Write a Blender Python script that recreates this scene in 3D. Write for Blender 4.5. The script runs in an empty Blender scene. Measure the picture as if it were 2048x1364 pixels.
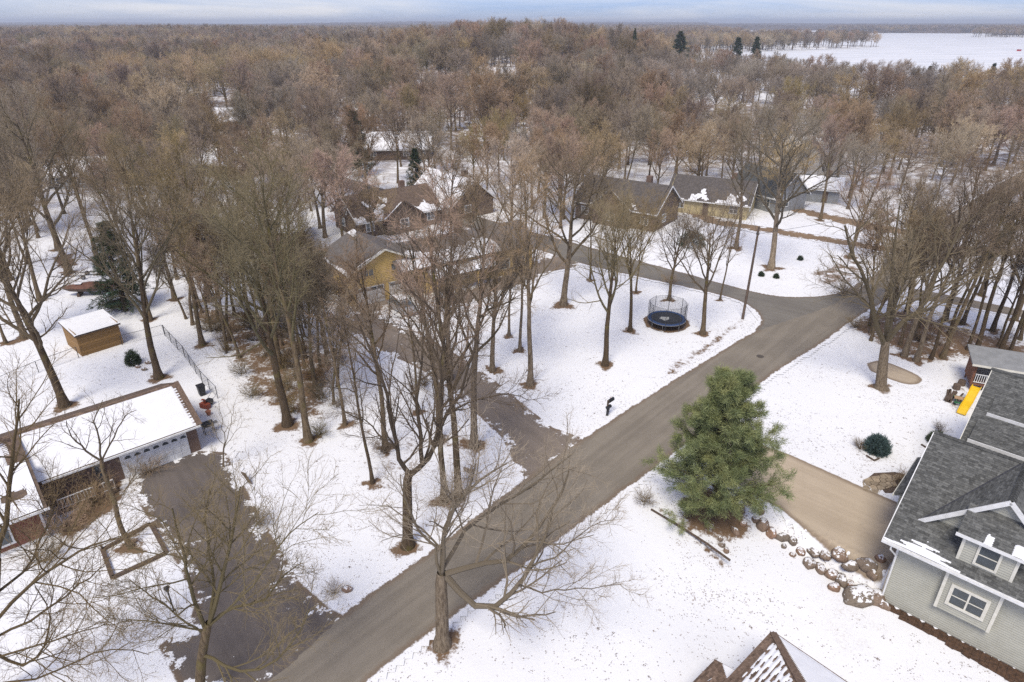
import bpy, math, random
import numpy as np
from mathutils import Vector, Matrix
R = math.radians
sc = bpy.context.scene
col = sc.collection
random.seed(7)
rng = np.random.default_rng(11)

# ------------------------------------------------------------------ camera, sky, sun, exposure
CAM_H, FPX = 31.0, 1300.0
PITCH = math.atan(638 / FPX)
cam = bpy.data.cameras.new('camera'); co = bpy.data.objects.new('camera', cam); col.objects.link(co)
cam.sensor_width = 36; cam.lens = 36 * FPX / 2048; cam.clip_end = 30000; cam.clip_start = 0.5
co.location = (0, 0, CAM_H); co.rotation_euler = (math.pi / 2 - PITCH, 0, 0)
sc.camera = co
SUN_EL, SUN_AZ = R(57), R(200)          # direction the light comes from (azimuth clockwise from +Y)
w = bpy.data.worlds.new('World'); sc.world = w; w.use_nodes = True
nt = w.node_tree; nt.nodes.clear()
def N(t, typ, **kw):
    n = t.nodes.new(typ)
    for k, v in kw.items(): setattr(n, k, v)
    return n
def setin(n, **kw):
    for k, v in kw.items(): n.inputs[k.replace('_', ' ')].default_value = v
    return n
sky = N(nt, 'ShaderNodeTexSky', sky_type='NISHITA', sun_disc=False, sun_elevation=SUN_EL, sun_rotation=SUN_AZ)
sky.altitude = 300; sky.air_density = 1.0; sky.dust_density = 0.8; sky.ozone_density = 1.5
tc = N(nt, 'ShaderNodeTexCoord')
mp = N(nt, 'ShaderNodeMapping'); mp.inputs['Scale'].default_value = (1.2, 1.2, 16)
nz = setin(N(nt, 'ShaderNodeTexNoise'), Scale=2.2, Detail=6, Roughness=0.62, Distortion=0.4)
rp = N(nt, 'ShaderNodeValToRGB'); rp.color_ramp.elements[0].position = 0.33; rp.color_ramp.elements[1].position = 0.68
rp.color_ramp.elements[0].color = (.10, .10, .10, 1); rp.color_ramp.elements[1].color = (.8, .8, .8, 1)
mix = N(nt, 'ShaderNodeMix', data_type='RGBA'); mix.inputs[7].default_value = (6.6, 6.4, 6.3, 1)
bg = N(nt, 'ShaderNodeBackground'); bg.inputs['Strength'].default_value = 0.12
wo = N(nt, 'ShaderNodeOutputWorld')
L = nt.links.new
L(tc.outputs['Generated'], mp.inputs['Vector']); L(mp.outputs[0], nz.inputs['Vector']); L(nz.outputs['Fac'], rp.inputs[0])
tint_ = N(nt, 'ShaderNodeMix', data_type='RGBA', blend_type='MULTIPLY'); tint_.inputs[0].default_value = 1; tint_.inputs[7].default_value = (.38, .57, 1.15, 1)
L(sky.outputs[0], tint_.inputs[6])
L(rp.outputs[0], mix.inputs[0]); L(tint_.outputs[2], mix.inputs[6]); L(mix.outputs[2], bg.inputs['Color']); L(bg.outputs[0], wo.inputs[0])
sl = bpy.data.lights.new('sun', 'SUN'); so = bpy.data.objects.new('sun', sl); col.objects.link(so)
sl.energy = 2.6; sl.angle = R(22); sl.color = (1.0, .92, .77)
dv = Vector((math.sin(SUN_AZ) * math.cos(SUN_EL), math.cos(SUN_AZ) * math.cos(SUN_EL), math.sin(SUN_EL)))
so.rotation_euler = dv.to_track_quat('Z', 'Y').to_euler()
sc.view_settings.view_transform = 'Standard'; sc.view_settings.look = 'None'
sc.view_settings.exposure = 0.36; sc.view_settings.gamma = 1
sc.cycles.max_bounces = 5; sc.cycles.diffuse_bounces = 3; sc.cycles.glossy_bounces = 2
sc.cycles.transmission_bounces = 2; sc.cycles.volume_bounces = 0; sc.cycles.transparent_max_bounces = 6
sc.cycles.use_denoising = False

# ------------------------------------------------------------------ layout helper (photograph pixel -> ground point, 2048x1364 frame)
sP, cP = math.sin(PITCH), math.cos(PITCH)
def G(u, v, z=0.0):
    x = (u - 1024) / FPX; y = (v - 682) / FPX
    t = (CAM_H - z) / (sP + y * cP)
    return (x * t, t * (cP - y * sP))
def Gs(pts): return [G(*p) for p in pts]
def at_depth(u, v, Y):                       # point of the vertical plane y = Y seen at this pixel
    x = (u - 1024) / FPX; y = (v - 682) / FPX
    t = Y / (cP - y * sP)
    return np.array((x * t, Y, CAM_H - t * (sP + y * cP)))
def height_for(u, v, vtop):
    X, Y = G(u, v)
    y = (vtop - 682) / FPX
    t = Y / (cP - y * sP)
    return CAM_H - t * (sP + y * cP)

def smooth(a, b, x):
    t = np.clip((x - a) / (b - a), 0, 1); return t * t * (3 - 2 * t)
def poly_sdf(px, py, poly):                  # signed distance, positive inside
    px = np.asarray(px, float); py = np.asarray(py, float)
    d = np.full(px.shape, 1e9); ins = np.zeros(px.shape, bool)
    n = len(poly)
    for i in range(n):
        x0, y0 = poly[i]; x1, y1 = poly[(i + 1) % n]
        ex, ey = x1 - x0, y1 - y0
        t = np.clip(((px - x0) * ex + (py - y0) * ey) / (ex * ex + ey * ey + 1e-9), 0, 1)
        d = np.minimum(d, np.hypot(px - x0 - t * ex, py - y0 - t * ey))
        c = ((y0 > py) != (y1 > py)) & (px < (x1 - x0) * (py - y0) / (y1 - y0 + 1e-12) + x0)
        ins ^= c
    return np.where(ins, d, -d)
def catmull(pts, n=6):
    pts = [np.array(p, float) for p in pts]
    P = [2 * pts[0] - pts[1]] + pts + [2 * pts[-1] - pts[-2]]
    out = []
    for i in range(1, len(P) - 2):
        for k in range(n):
            t = k / n
            out.append(.5 * ((2 * P[i]) + (-P[i-1] + P[i+1]) * t + (2*P[i-1] - 5*P[i] + 4*P[i+1] - P[i+2]) * t*t + (-P[i-1] + 3*P[i] - 3*P[i+1] + P[i+2]) * t**3))
    out.append(pts[-1])
    return out

# terrain: level streets, a hollow beside the grey house, a wooded rise far back
GH_O = np.array((21.85, 29.61)); GH_ANG = R(-43.8)
GH_a = np.array((math.cos(GH_ANG), math.sin(GH_ANG))); GH_b = np.array((-GH_a[1], GH_a[0]))
def terrain(x, y):
    x = np.asarray(x, float); y = np.asarray(y, float)
    z = 12.5 * np.exp(-((x - 8) / np.where(x > 8, 78, 105)) ** 2 - ((y - 430) / 140) ** 2) * smooth(140, 240, y)
    z = z + 7 * np.exp(-((x + 420) / 260) ** 2 - ((y - 900) / 300) ** 2)
    far = np.hypot(x, y)
    lk = np.where(x / np.maximum(y, 1) > .27, 0.0, 1.0)
    z = z + smooth(1800, 5500, far) * (8 + 6 * np.sin(x / 900 + 1.3) + 5 * np.sin(x / 410 + y / 1500)) * (0.35 + .65 * lk)
    rx = (x - GH_O[0]) * GH_a[0] + (y - GH_O[1]) * GH_a[1]; ry = (x - GH_O[0]) * GH_b[0] + (y - GH_O[1]) * GH_b[1]
    drop = smooth(2.0, .75, ry) * smooth(-13, 0.4, rx) * smooth(34, 20, rx) * smooth(-14, -7, ry)
    return z - 1.5 * drop

# ------------------------------------------------------------------ materials
MATS = {}
def new_mat(name):
    m = bpy.data.materials.new(name); m.use_nodes = True; m.node_tree.nodes.clear(); MATS[name] = m
    return m, m.node_tree
def out_bsdf(t, rough=.8, spec=.3):
    b = N(t, 'ShaderNodeBsdfPrincipled'); o = N(t, 'ShaderNodeOutputMaterial'); t.links.new(b.outputs[0], o.inputs[0])
    b.inputs['Roughness'].default_value = rough; b.inputs['Specular IOR Level'].default_value = spec
    return b
def c4(c): return (c[0], c[1], c[2], 1)
def mixc(t, fac, a, b):
    m = N(t, 'ShaderNodeMix', data_type='RGBA')
    for i, s in ((0, fac), (6, a), (7, b)):
        if hasattr(s, 'is_output'): t.links.new(s, m.inputs[i])
        elif i == 0: m.inputs[0].default_value = s
        else: m.inputs[i].default_value = c4(s)
    return m.outputs[2]
def noise(t, scale, detail=4, rough=.6, vec=None, out='Fac'):
    n = setin(N(t, 'ShaderNodeTexNoise'), Scale=scale, Detail=detail, Roughness=rough)
    if vec is not None: t.links.new(vec, n.inputs['Vector'])
    return n.outputs[out]
def ramp(t, src, a, b):
    n = N(t, 'ShaderNodeMapRange', interpolation_type='SMOOTHSTEP'); n.inputs[1].default_value = a; n.inputs[2].default_value = b
    t.links.new(src, n.inputs[0]); return n.outputs[0]
def mth(t, op, a, b=None):
    n = N(t, 'ShaderNodeMath', operation=op)
    for i, s in enumerate((a, b)):
        if s is None: continue
        if hasattr(s, 'is_output'): t.links.new(s, n.inputs[i])
        else: n.inputs[i].default_value = s
    return n.outputs[0]
def coords(t, kind='Object'): return N(t, 'ShaderNodeTexCoord').outputs[kind]
def attr(t, name, out='Fac'): return N(t, 'ShaderNodeAttribute', attribute_name=name).outputs[out]
def bump(t, b, h, strength=.3, dist=.02):
    n = setin(N(t, 'ShaderNodeBump'), Strength=strength, Distance=dist); t.links.new(h, n.inputs['Height']); t.links.new(n.outputs[0], b.inputs['Normal'])

def plain(name, c, c2=None, scale=6, rough=.75, spec=.3, metal=0, stretch=None, fine=None, tint=False, bmp=0, contrast=(.35, .65)):
    m, t = new_mat(name); b = out_bsdf(t, rough, spec); b.inputs['Metallic'].default_value = metal
    v = coords(t)
    if stretch:
        mpn = N(t, 'ShaderNodeMapping'); mpn.inputs['Scale'].default_value = stretch; t.links.new(v, mpn.inputs[0]); v = mpn.outputs[0]
    c2 = c2 or tuple(x * .72 for x in c)
    f = noise(t, scale, 5, .65, v)
    cc = mixc(t, ramp(t, f, *contrast), c, c2)
    if tint:
        a = attr(t, 'tint'); mm = N(t, 'ShaderNodeMix', data_type='RGBA', blend_type='MULTIPLY'); mm.inputs[0].default_value = 1
        t.links.new(cc, mm.inputs[6]); cb = N(t, 'ShaderNodeCombineColor')
        for i in range(3): t.links.new(a, cb.inputs[i])
        t.links.new(cb.outputs[0], mm.inputs[7]); cc = mm.outputs[2]
    t.links.new(cc, b.inputs['Base Color'])
    if bmp: bump(t, b, noise(t, scale * 4, 4, .7, v), bmp, .03)
    return m

def bark_mat(name, c, c2, moss=None):
    m, t = new_mat(name); b = out_bsdf(t, .9, .1); v = coords(t)
    mpn = N(t, 'ShaderNodeMapping'); mpn.inputs['Scale'].default_value = (1, 1, .22); t.links.new(v, mpn.inputs[0])
    cc = mixc(t, ramp(t, noise(t, 9, 6, .7, mpn.outputs[0]), .35, .65), c, c2)
    if moss: cc = mixc(t, mth(t, 'MULTIPLY', ramp(t, noise(t, .9, 3, .6, v), .5, .68), .75), cc, moss)
    t.links.new(cc, b.inputs['Base Color']); bump(t, b, noise(t, 14, 5, .7, mpn.outputs[0]), .6, .05)
    return m
def twig_mat(name, limb, twig, tip):
    m, t = new_mat(name); b = out_bsdf(t, .9, .08); l = attr(t, 'lvl')
    oi = N(t, 'ShaderNodeObjectInfo')
    cc = mixc(t, ramp(t, l, .15, .6), limb, twig); cc = mixc(t, ramp(t, l, .6, 1.0), cc, tip)
    hsv = N(t, 'ShaderNodeHueSaturation')
    mr = N(t, 'ShaderNodeMapRange'); mr.inputs[3].default_value = .68; mr.inputs[4].default_value = 1.30; t.links.new(oi.outputs['Random'], mr.inputs[0])
    t.links.new(mr.outputs[0], hsv.inputs['Value'])
    r2 = mth(t, 'FRACT', mth(t, 'MULTIPLY', oi.outputs['Random'], 7.31))
    mr2 = N(t, 'ShaderNodeMapRange'); mr2.inputs[3].default_value = .492; mr2.inputs[4].default_value = .514; t.links.new(r2, mr2.inputs[0])
    t.links.new(mr2.outputs[0], hsv.inputs['Hue'])
    mr3 = N(t, 'ShaderNodeMapRange'); mr3.inputs[3].default_value = .75; mr3.inputs[4].default_value = 1.15
    t.links.new(mth(t, 'FRACT', mth(t, 'MULTIPLY', oi.outputs['Random'], 13.7)), mr3.inputs[0]); t.links.new(mr3.outputs[0], hsv.inputs['Saturation'])
    t.links.new(cc, hsv.inputs['Color']); t.links.new(hsv.outputs[0], b.inputs['Base Color'])
    return m
BARK = [bark_mat('bark_brown', (0.180, 0.135, 0.084), (0.090, 0.066, 0.042), (0.148, 0.125, 0.042)),
        bark_mat('bark_grey', (0.233, 0.185, 0.130), (0.106, 0.080, 0.055)),
        bark_mat('bark_dark', (0.111, 0.080, 0.050), (0.058, 0.042, 0.028), (0.127, 0.105, 0.038)),
        bark_mat('bark_pale', (0.350, 0.280, 0.197), (0.180, 0.140, 0.097))]
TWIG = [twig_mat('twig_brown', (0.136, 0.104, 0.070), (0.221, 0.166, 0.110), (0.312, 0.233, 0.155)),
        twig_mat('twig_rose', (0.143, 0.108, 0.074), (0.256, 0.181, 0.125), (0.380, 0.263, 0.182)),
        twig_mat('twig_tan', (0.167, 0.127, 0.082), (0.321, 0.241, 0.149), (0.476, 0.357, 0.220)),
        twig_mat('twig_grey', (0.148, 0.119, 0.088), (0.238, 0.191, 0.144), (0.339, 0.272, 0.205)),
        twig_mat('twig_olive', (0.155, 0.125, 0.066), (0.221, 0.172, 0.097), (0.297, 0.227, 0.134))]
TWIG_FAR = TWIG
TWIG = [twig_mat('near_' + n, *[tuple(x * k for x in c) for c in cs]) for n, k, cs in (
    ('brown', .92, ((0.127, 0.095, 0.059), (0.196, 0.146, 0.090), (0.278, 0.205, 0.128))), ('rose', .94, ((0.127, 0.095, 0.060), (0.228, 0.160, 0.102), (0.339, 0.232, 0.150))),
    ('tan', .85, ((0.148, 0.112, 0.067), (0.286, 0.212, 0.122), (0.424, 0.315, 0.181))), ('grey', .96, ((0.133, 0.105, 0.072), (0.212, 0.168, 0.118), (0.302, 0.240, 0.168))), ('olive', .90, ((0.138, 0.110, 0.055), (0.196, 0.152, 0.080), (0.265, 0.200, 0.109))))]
SNOW_C = (.80, .805, .815)

def litter_nodes(t, v, sn, amount):           # dead leaves on snow: specks plus ragged bare ground; amount is an attribute 0..1
    wob = N(t, 'ShaderNodeVectorMath', operation='ADD'); t.links.new(v, wob.inputs[0]); t.links.new(noise(t, 5, 3, .7, v, 'Color'), wob.inputs[1])
    vo = setin(N(t, 'ShaderNodeTexVoronoi'), Scale=2.6); t.links.new(wob.outputs[0], vo.inputs['Vector'])
    vo.inputs['Randomness'].default_value = 1
    rnd = N(t, 'ShaderNodeSeparateColor'); t.links.new(vo.outputs['Color'], rnd.inputs[0])
    big = noise(t, .11, 3, .55, v)
    # per-cell random radius: few cells hold a leaf, more where litter or big noise is high
    thr = mth(t, 'ADD', mth(t, 'ADD', .03, mth(t, 'MULTIPLY', ramp(t, mth(t, 'ADD', mth(t, 'MULTIPLY', big, .6), mth(t, 'MULTIPLY', noise(t, .5, 4, .65, v), .4)), .44, .64), .8)), mth(t, 'MULTIPLY', amount, .9))
    has = mth(t, 'LESS_THAN', rnd.outputs[0], thr)
    rad = mth(t, 'ADD', .09, mth(t, 'MULTIPLY', rnd.outputs[1], .17))
    speck = mth(t, 'MULTIPLY', has, mth(t, 'LESS_THAN', vo.outputs['Distance'], rad))
    vo2 = setin(N(t, 'ShaderNodeTexVoronoi'), Scale=6.5); t.links.new(v, vo2.inputs['Vector'])
    r2 = N(t, 'ShaderNodeSeparateColor'); t.links.new(vo2.outputs['Color'], r2.inputs[0])
    sp2 = mth(t, 'MULTIPLY', mth(t, 'LESS_THAN', r2.outputs[0], mth(t, 'MULTIPLY', mth(t, 'MULTIPLY', thr, ramp(t, noise(t, 1.1, 3, .6, v), .38, .62)), .9)), mth(t, 'LESS_THAN', vo2.outputs['Distance'], .28))
    speck = mth(t, 'MAXIMUM', speck, mth(t, 'MULTIPLY', sp2, .7))
    leafc = mixc(t, rnd.outputs[2], (.07, .045, .028), (.20, .125, .07))
    n1 = mth(t, 'ADD', mth(t, 'MULTIPLY', noise(t, .55, 5, .68, v), .55), mth(t, 'MULTIPLY', noise(t, 3.1, 5, .75, v), .45))
    bare = ramp(t, mth(t, 'ADD', n1, mth(t, 'MULTIPLY', amount, .62)), .80, .92)
    soil = mixc(t, noise(t, 4.2, 5, .8, v), (.075, .052, .034), (.26, .165, .095))
    sn = mixc(t, mth(t, 'MULTIPLY', speck, .85), sn, leafc)
    return mixc(t, bare, sn, soil)
def snow_base(t, v):
    f = noise(t, .07, 4, .6, v)
    g = noise(t, .9, 5, .7, v)
    a = mixc(t, ramp(t, f, .3, .7), SNOW_C, (.76, .765, .78))
    a = mixc(t, mth(t, 'MULTIPLY', ramp(t, g, .56, .78), .35), a, (.70, .685, .66))
    th_ = mth(t, 'MULTIPLY', ramp(t, noise(t, .16, 5, .7, v), .54, .70), ramp(t, noise(t, 9, 4, .8, v), .48, .66))
    return mixc(t, mth(t, 'MULTIPLY', th_, .5), a, (.42, .35, .25))
def ground_mat():
    m, t = new_mat('snowy_ground'); b = out_bsdf(t, .75, .2); v = coords(t)
    cc = litter_nodes(t, v, snow_base(t, v), attr(t, 'litter'))
    far = attr(t, 'wood')
    cc = mixc(t, mth(t, 'MULTIPLY', far, ramp(t, noise(t, .35, 4, .7, v), .38, .58)), cc, (.16, .105, .068))
    t.links.new(cc, b.inputs['Base Color'])
    bump(t, b, mth(t, 'ADD', noise(t, .8, 4, .6, v), mth(t, 'MULTIPLY', noise(t, 7, 3, .6, v), .25)), .35, .10)
    return m
def paving_mat(name, c, c2, grit, snowy=0.0, width=.3, dirt=(.17, .12, .08), streak=None):
    m, t = new_mat(name); b = out_bsdf(t, .85, .25); v = coords(t)
    e = attr(t, 'edge')
    big = noise(t, .22, 4, .6, v)
    vs = v
    if streak is not None:
        mp0 = N(t, 'ShaderNodeMapping'); mp0.inputs['Rotation'].default_value = (0, 0, -streak); t.links.new(v, mp0.inputs[0])
        mpn = N(t, 'ShaderNodeMapping'); mpn.inputs['Scale'].default_value = (.07, 1.5, 1)
        t.links.new(mp0.outputs[0], mpn.inputs[0]); vs = mpn.outputs[0]
    st = noise(t, .9, 4, .6, vs)
    a = mixc(t, ramp(t, mth(t, 'ADD', mth(t, 'MULTIPLY', big, .45), mth(t, 'MULTIPLY', st, .55)), .38, .62), c, c2)
    a = mixc(t, mth(t, 'MULTIPLY', noise(t, 45, 3, .7, v), grit), a, tuple(x * .45 for x in c))
    crk = N(t, 'ShaderNodeTexVoronoi', feature='DISTANCE_TO_EDGE'); crk.inputs['Scale'].default_value = .28
    wv = N(t, 'ShaderNodeVectorMath', operation='ADD'); t.links.new(v, wv.inputs[0]); nn = noise(t, .8, 4, .7, v, 'Color'); t.links.new(nn, wv.inputs[1]); t.links.new(wv.outputs[0], crk.inputs['Vector'])
    a = mixc(t, mth(t, 'MULTIPLY', mth(t, 'LESS_THAN', crk.outputs['Distance'], .004), .18), a, tuple(x * .35 for x in c))
    rag = mth(t, 'ADD', e, mth(t, 'MULTIPLY', mth(t, 'SUBTRACT', mth(t, 'ADD', mth(t, 'MULTIPLY', noise(t, .8, 4, .7, v), .6), mth(t, 'MULTIPLY', noise(t, 4.5, 4, .7, v), .4)), .5), width * 3.2))
    a = mixc(t, mth(t, 'MULTIPLY', ramp(t, rag, .55, .05), .7), a, dirt)
    if snowy: a = mixc(t, ramp(t, mth(t, 'ADD', noise(t, .6, 5, .75, v), mth(t, 'MULTIPLY', ramp(t, rag, 1.6, .2), .16)), .69 - snowy, .73 - snowy), a, (.80, .805, .81))
    sn = litter_nodes(t, v, snow_base(t, v), mth(t, 'MULTIPLY', ramp(t, rag, -1.0, .1), .22))
    cc = mixc(t, ramp(t, rag, -.06, .07), sn, a)
    t.links.new(cc, b.inputs['Base Color']); bump(t, b, noise(t, 30, 3, .7, v), .25, .01)
    return m
M = {}
M['ground'] = ground_mat()
M['road'] = paving_mat('worn_asphalt', (.275, .24, .192), (.205, .178, .142), .5, 0, .34, streak=R(48))
M['side'] = paving_mat('grey_asphalt', (.215, .198, .17), (.165, .15, .13), .35, 0, .34, streak=R(-35))
M['darkdrive'] = paving_mat('dark_asphalt', (.165, .14, .122), (.115, .098, .088), .4, .035, .16, streak=R(-52))
M['gravel'] = paving_mat('gravelly_asphalt', (.265, .22, .18), (.20, .165, .135), .6, .02, .28, streak=R(128))
M['concrete'] = paving_mat('tan_concrete', (.49, .405, .30), (.41, .335, .245), .15, 0, .1, streak=R(-44))
M['track'] = paving_mat('dirt_track', (.30, .205, .125), (.21, .145, .09), .5, .03, .35, streak=R(-30))
M['drivetan'] = paving_mat('tan_drive', (.27, .225, .165), (.2, .17, .13), .3, .0, .2, streak=R(-20))
M['snow'] = plain('settled_snow', SNOW_C, (.75, .755, .77), 1.5, .7, .2, bmp=.2)
M['lake'] = plain('lake_ice', (.78, .78, .785), (.60, .615, .63), .02, .6, .2, stretch=(.6, 3.5, 1))
M['white'] = plain('white_trim', (.74, .74, .73), (.63, .63, .61), 3, .5)
M['siding'] = plain('sage_siding', (.40, .395, .335), (.36, .355, .30), 1.2, .6)
M['cream'] = plain('cream_trim', (.68, .66, .58), (.60, .58, .50), 3, .5)
M['shingle'] = plain('grey_shingle', (.135, .136, .127), (.09, .091, .087), 7, .92, .1, tint=True, bmp=.3)
M['brownshingle'] = plain('brown_shingle', (.19, .135, .10), (.125, .088, .067), 7, .92, .1, tint=True, bmp=.3)
M['greyroof'] = plain('weathered_grey_roof', (.16, .145, .135), (.115, .104, .098), 2.5, .92, .1, bmp=.3)
M['brownroof'] = plain('weathered_brown_roof', (.16, .118, .09), (.105, .078, .062), 2.5, .92, .1, bmp=.3)
M['darkroof'] = plain('dark_brown_roof', (.125, .110, .10), (.085, .076, .07), 2.5, .92, .1, bmp=.3)
M['tealroof'] = plain('dark_slate_roof', (.10, .105, .105), (.07, .074, .076), 2.5, .92, .1, bmp=.3)
def brick_mat(name, c1, c2, mortar, sc_=4.5):
    m, t = new_mat(name); b = out_bsdf(t, .9, .15)
    br = N(t, 'ShaderNodeTexBrick'); br.inputs['Color1'].default_value = c4(c1); br.inputs['Color2'].default_value = c4(c2); br.inputs['Mortar'].default_value = c4(mortar)
    br.inputs['Scale'].default_value = sc_; br.inputs['Mortar Size'].default_value = .018
    g = N(t, 'ShaderNodeNewGeometry'); sx = N(t, 'ShaderNodeSeparateXYZ'); t.links.new(coords(t), sx.inputs[0])
    cb = N(t, 'ShaderNodeCombineXYZ'); t.links.new(mth(t, 'ADD', sx.outputs[0], sx.outputs[1]), cb.inputs[0]); t.links.new(sx.outputs[2], cb.inputs[1])
    t.links.new(cb.outputs[0], br.inputs['Vector'])
    cc = mixc(t, mth(t, 'MULTIPLY', noise(t, 2, 4, .6, coords(t)), .5), br.outputs[0], tuple(x * .5 for x in c1))
    t.links.new(cc, b.inputs['Base Color']); return m
M['brick'] = brick_mat('brown_brick', (.14, .085, .06), (.20, .125, .09), (.30, .26, .22))
M['redbrick'] = brick_mat('red_brick', (.19, .065, .042), (.25, .09, .06), (.26, .20, .17))
M['yellow'] = plain('mustard_siding', (.56, .39, .14), (.48, .33, .115), 1.5, .7)
M['creamsiding'] = plain('cream_siding', (.50, .42, .24), (.43, .36, .2), 1.5, .7)
M['browns'] = plain('brown_siding', (.16, .115, .085), (.11, .08, .06), 1.5, .8)
M['greys'] = plain('grey_siding', (.27, .275, .275), (.22, .225, .225), 1.5, .7)
M['whites'] = plain('pale_siding', (.58, .56, .52), (.5, .48, .45), 1.5, .7)
M['ochre'] = plain('ochre_boards', (.30, .175, .065), (.21, .12, .045), 5, .8, stretch=(1, 1, 6), tint=True)
M['deck'] = plain('red_brown_deck', (.22, .10, .06), (.14, .065, .04), 5, .8)
M['timber'] = plain('weathered_timber', (.13, .09, .065), (.075, .055, .04), 6, .9, bmp=.3)
M['glass'] = plain('window_glass', (.06, .075, .085), (.035, .045, .05), .7, .08, .8)
M['black'] = plain('black_plastic', (.014, .015, .018), (.022, .023, .026), 5, .45, .4)
M['steel'] = plain('galvanised_steel', (.28, .29, .30), (.2, .2, .21), 5, .45, .5, metal=.6)
M['darksteel'] = plain('dark_steel', (.05, .05, .055), (.03, .03, .033), 5, .5, .4)
M['bluepad'] = plain('blue_pad', (.035, .085, .22), (.025, .06, .16), 3, .5)
M['tmat'] = plain('trampoline_mat', (.018, .022, .03), (.03, .034, .042), 3, .7)
M['pale'] = plain('pale_print', (.42, .43, .42), (.33, .34, .34), 2, .7)
M['slide'] = plain('yellow_slide', (.80, .52, .015), (.72, .45, .01), 2, .4, .5)
M['green'] = plain('green_plastic', (.04, .16, .07), (.03, .11, .05), 3, .5)
M['tan'] = plain('tan_plastic', (.45, .30, .18), (.38, .25, .15), 3, .6)
M['stone'] = plain('tan_flagstone', (.40, .32, .22), (.29, .225, .15), 3, .85, tint=True, bmp=.3)
M['lime'] = plain('tan_limestone', (.50, .43, .31), (.41, .34, .24), 3, .85, tint=True, bmp=.3)
M['mulch'] = plain('brown_mulch', (.115, .066, .04), (.055, .034, .023), 5, .95, bmp=.8)
M['pole'] = plain('utility_pole_wood', (.16, .115, .085), (.10, .075, .06), 4, .9, stretch=(1, 1, .2), bmp=.3)
M['tarp'] = plain('brown_boat_cover', (.16, .075, .05), (.11, .05, .035), 2, .7, bmp=.3)
M['greentarp'] = plain('green_tarp', (.10, .20, .13), (.07, .14, .095), 2, .6, bmp=.3)
M['carpaint'] = plain('silver_paint', (.42, .43, .44), (.38, .39, .4), 1, .3, .6, metal=.4)
M['rubber'] = plain('tyre_rubber', (.02, .02, .021), (.03, .03, .03), 6, .8)
M['rust'] = plain('orange_red_paint', (.30, .07, .035), (.20, .05, .03), 4, .6)
M['terra'] = plain('terracotta', (.36, .15, .085), (.28, .115, .07), 4, .8)
M['logend'] = plain('cut_log', (.16, .115, .08), (.09, .065, .05), 8, .9)
M['manhole'] = plain('cast_iron_cover', (.10, .085, .07), (.07, .06, .05), 12, .7)
M['flagblue'] = plain('flag_blue', (.018, .035, .14), (.014, .028, .11), 4, .8)
M['flagred'] = plain('flag_red', (.42, .02, .03), (.35, .015, .022), 4, .8)
def stonemat():
    m, t = new_mat('field_boulder'); b = out_bsdf(t, .85, .2); v = coords(t); oi = N(t, 'ShaderNodeObjectInfo')
    a = mixc(t, oi.outputs['Random'], (.29, .18, .12), (.19, .16, .125))
    a = mixc(t, ramp(t, noise(t, 4, 6, .7, v), .42, .8), a, (.075, .06, .047))
    g = N(t, 'ShaderNodeNewGeometry'); sx = N(t, 'ShaderNodeSeparateXYZ'); t.links.new(g.outputs['Normal'], sx.inputs[0])
    s = ramp(t, mth(t, 'ADD', sx.outputs[2], mth(t, 'MULTIPLY', mth(t, 'SUBTRACT', noise(t, 2.2, 4, .7, v), .5), 2.4)), .84, .92)
    t.links.new(mixc(t, s, a, SNOW_C), b.inputs['Base Color']); bump(t, b, noise(t, 9, 5, .7, v), .5, .05)
    return m
M['boulder'] = stonemat()
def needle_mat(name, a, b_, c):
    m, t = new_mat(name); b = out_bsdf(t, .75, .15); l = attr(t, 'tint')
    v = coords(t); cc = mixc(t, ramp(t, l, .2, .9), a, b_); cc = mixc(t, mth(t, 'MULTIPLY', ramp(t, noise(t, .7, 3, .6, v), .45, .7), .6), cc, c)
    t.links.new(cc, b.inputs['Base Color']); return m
M['pine'] = needle_mat('pine_needles', (.125, .155, .062), (.30, .33, .155), (.34, .335, .135))
M['spruce'] = needle_mat('spruce_needles', (.028, .045, .022), (.075, .10, .052), (.09, .105, .05))
M['bluespruce'] = needle_mat('blue_spruce_needles', (.025, .05, .048), (.085, .13, .125), (.07, .11, .10))
def canopy_mat():
    m, t = new_mat('far_woodland'); b = out_bsdf(t, .95, .05); v = coords(t)
    cc = mixc(t, ramp(t, noise(t, .02, 6, .75, v), .35, .65), (.145, .108, .082), (.085, .065, .052))
    cc = mixc(t, ramp(t, noise(t, .006, 4, .7, v), .60, .72), cc, (.05, .06, .04))
    t.links.new(cc, b.inputs['Base Color']); return m
M['canopy'] = canopy_mat()

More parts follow.
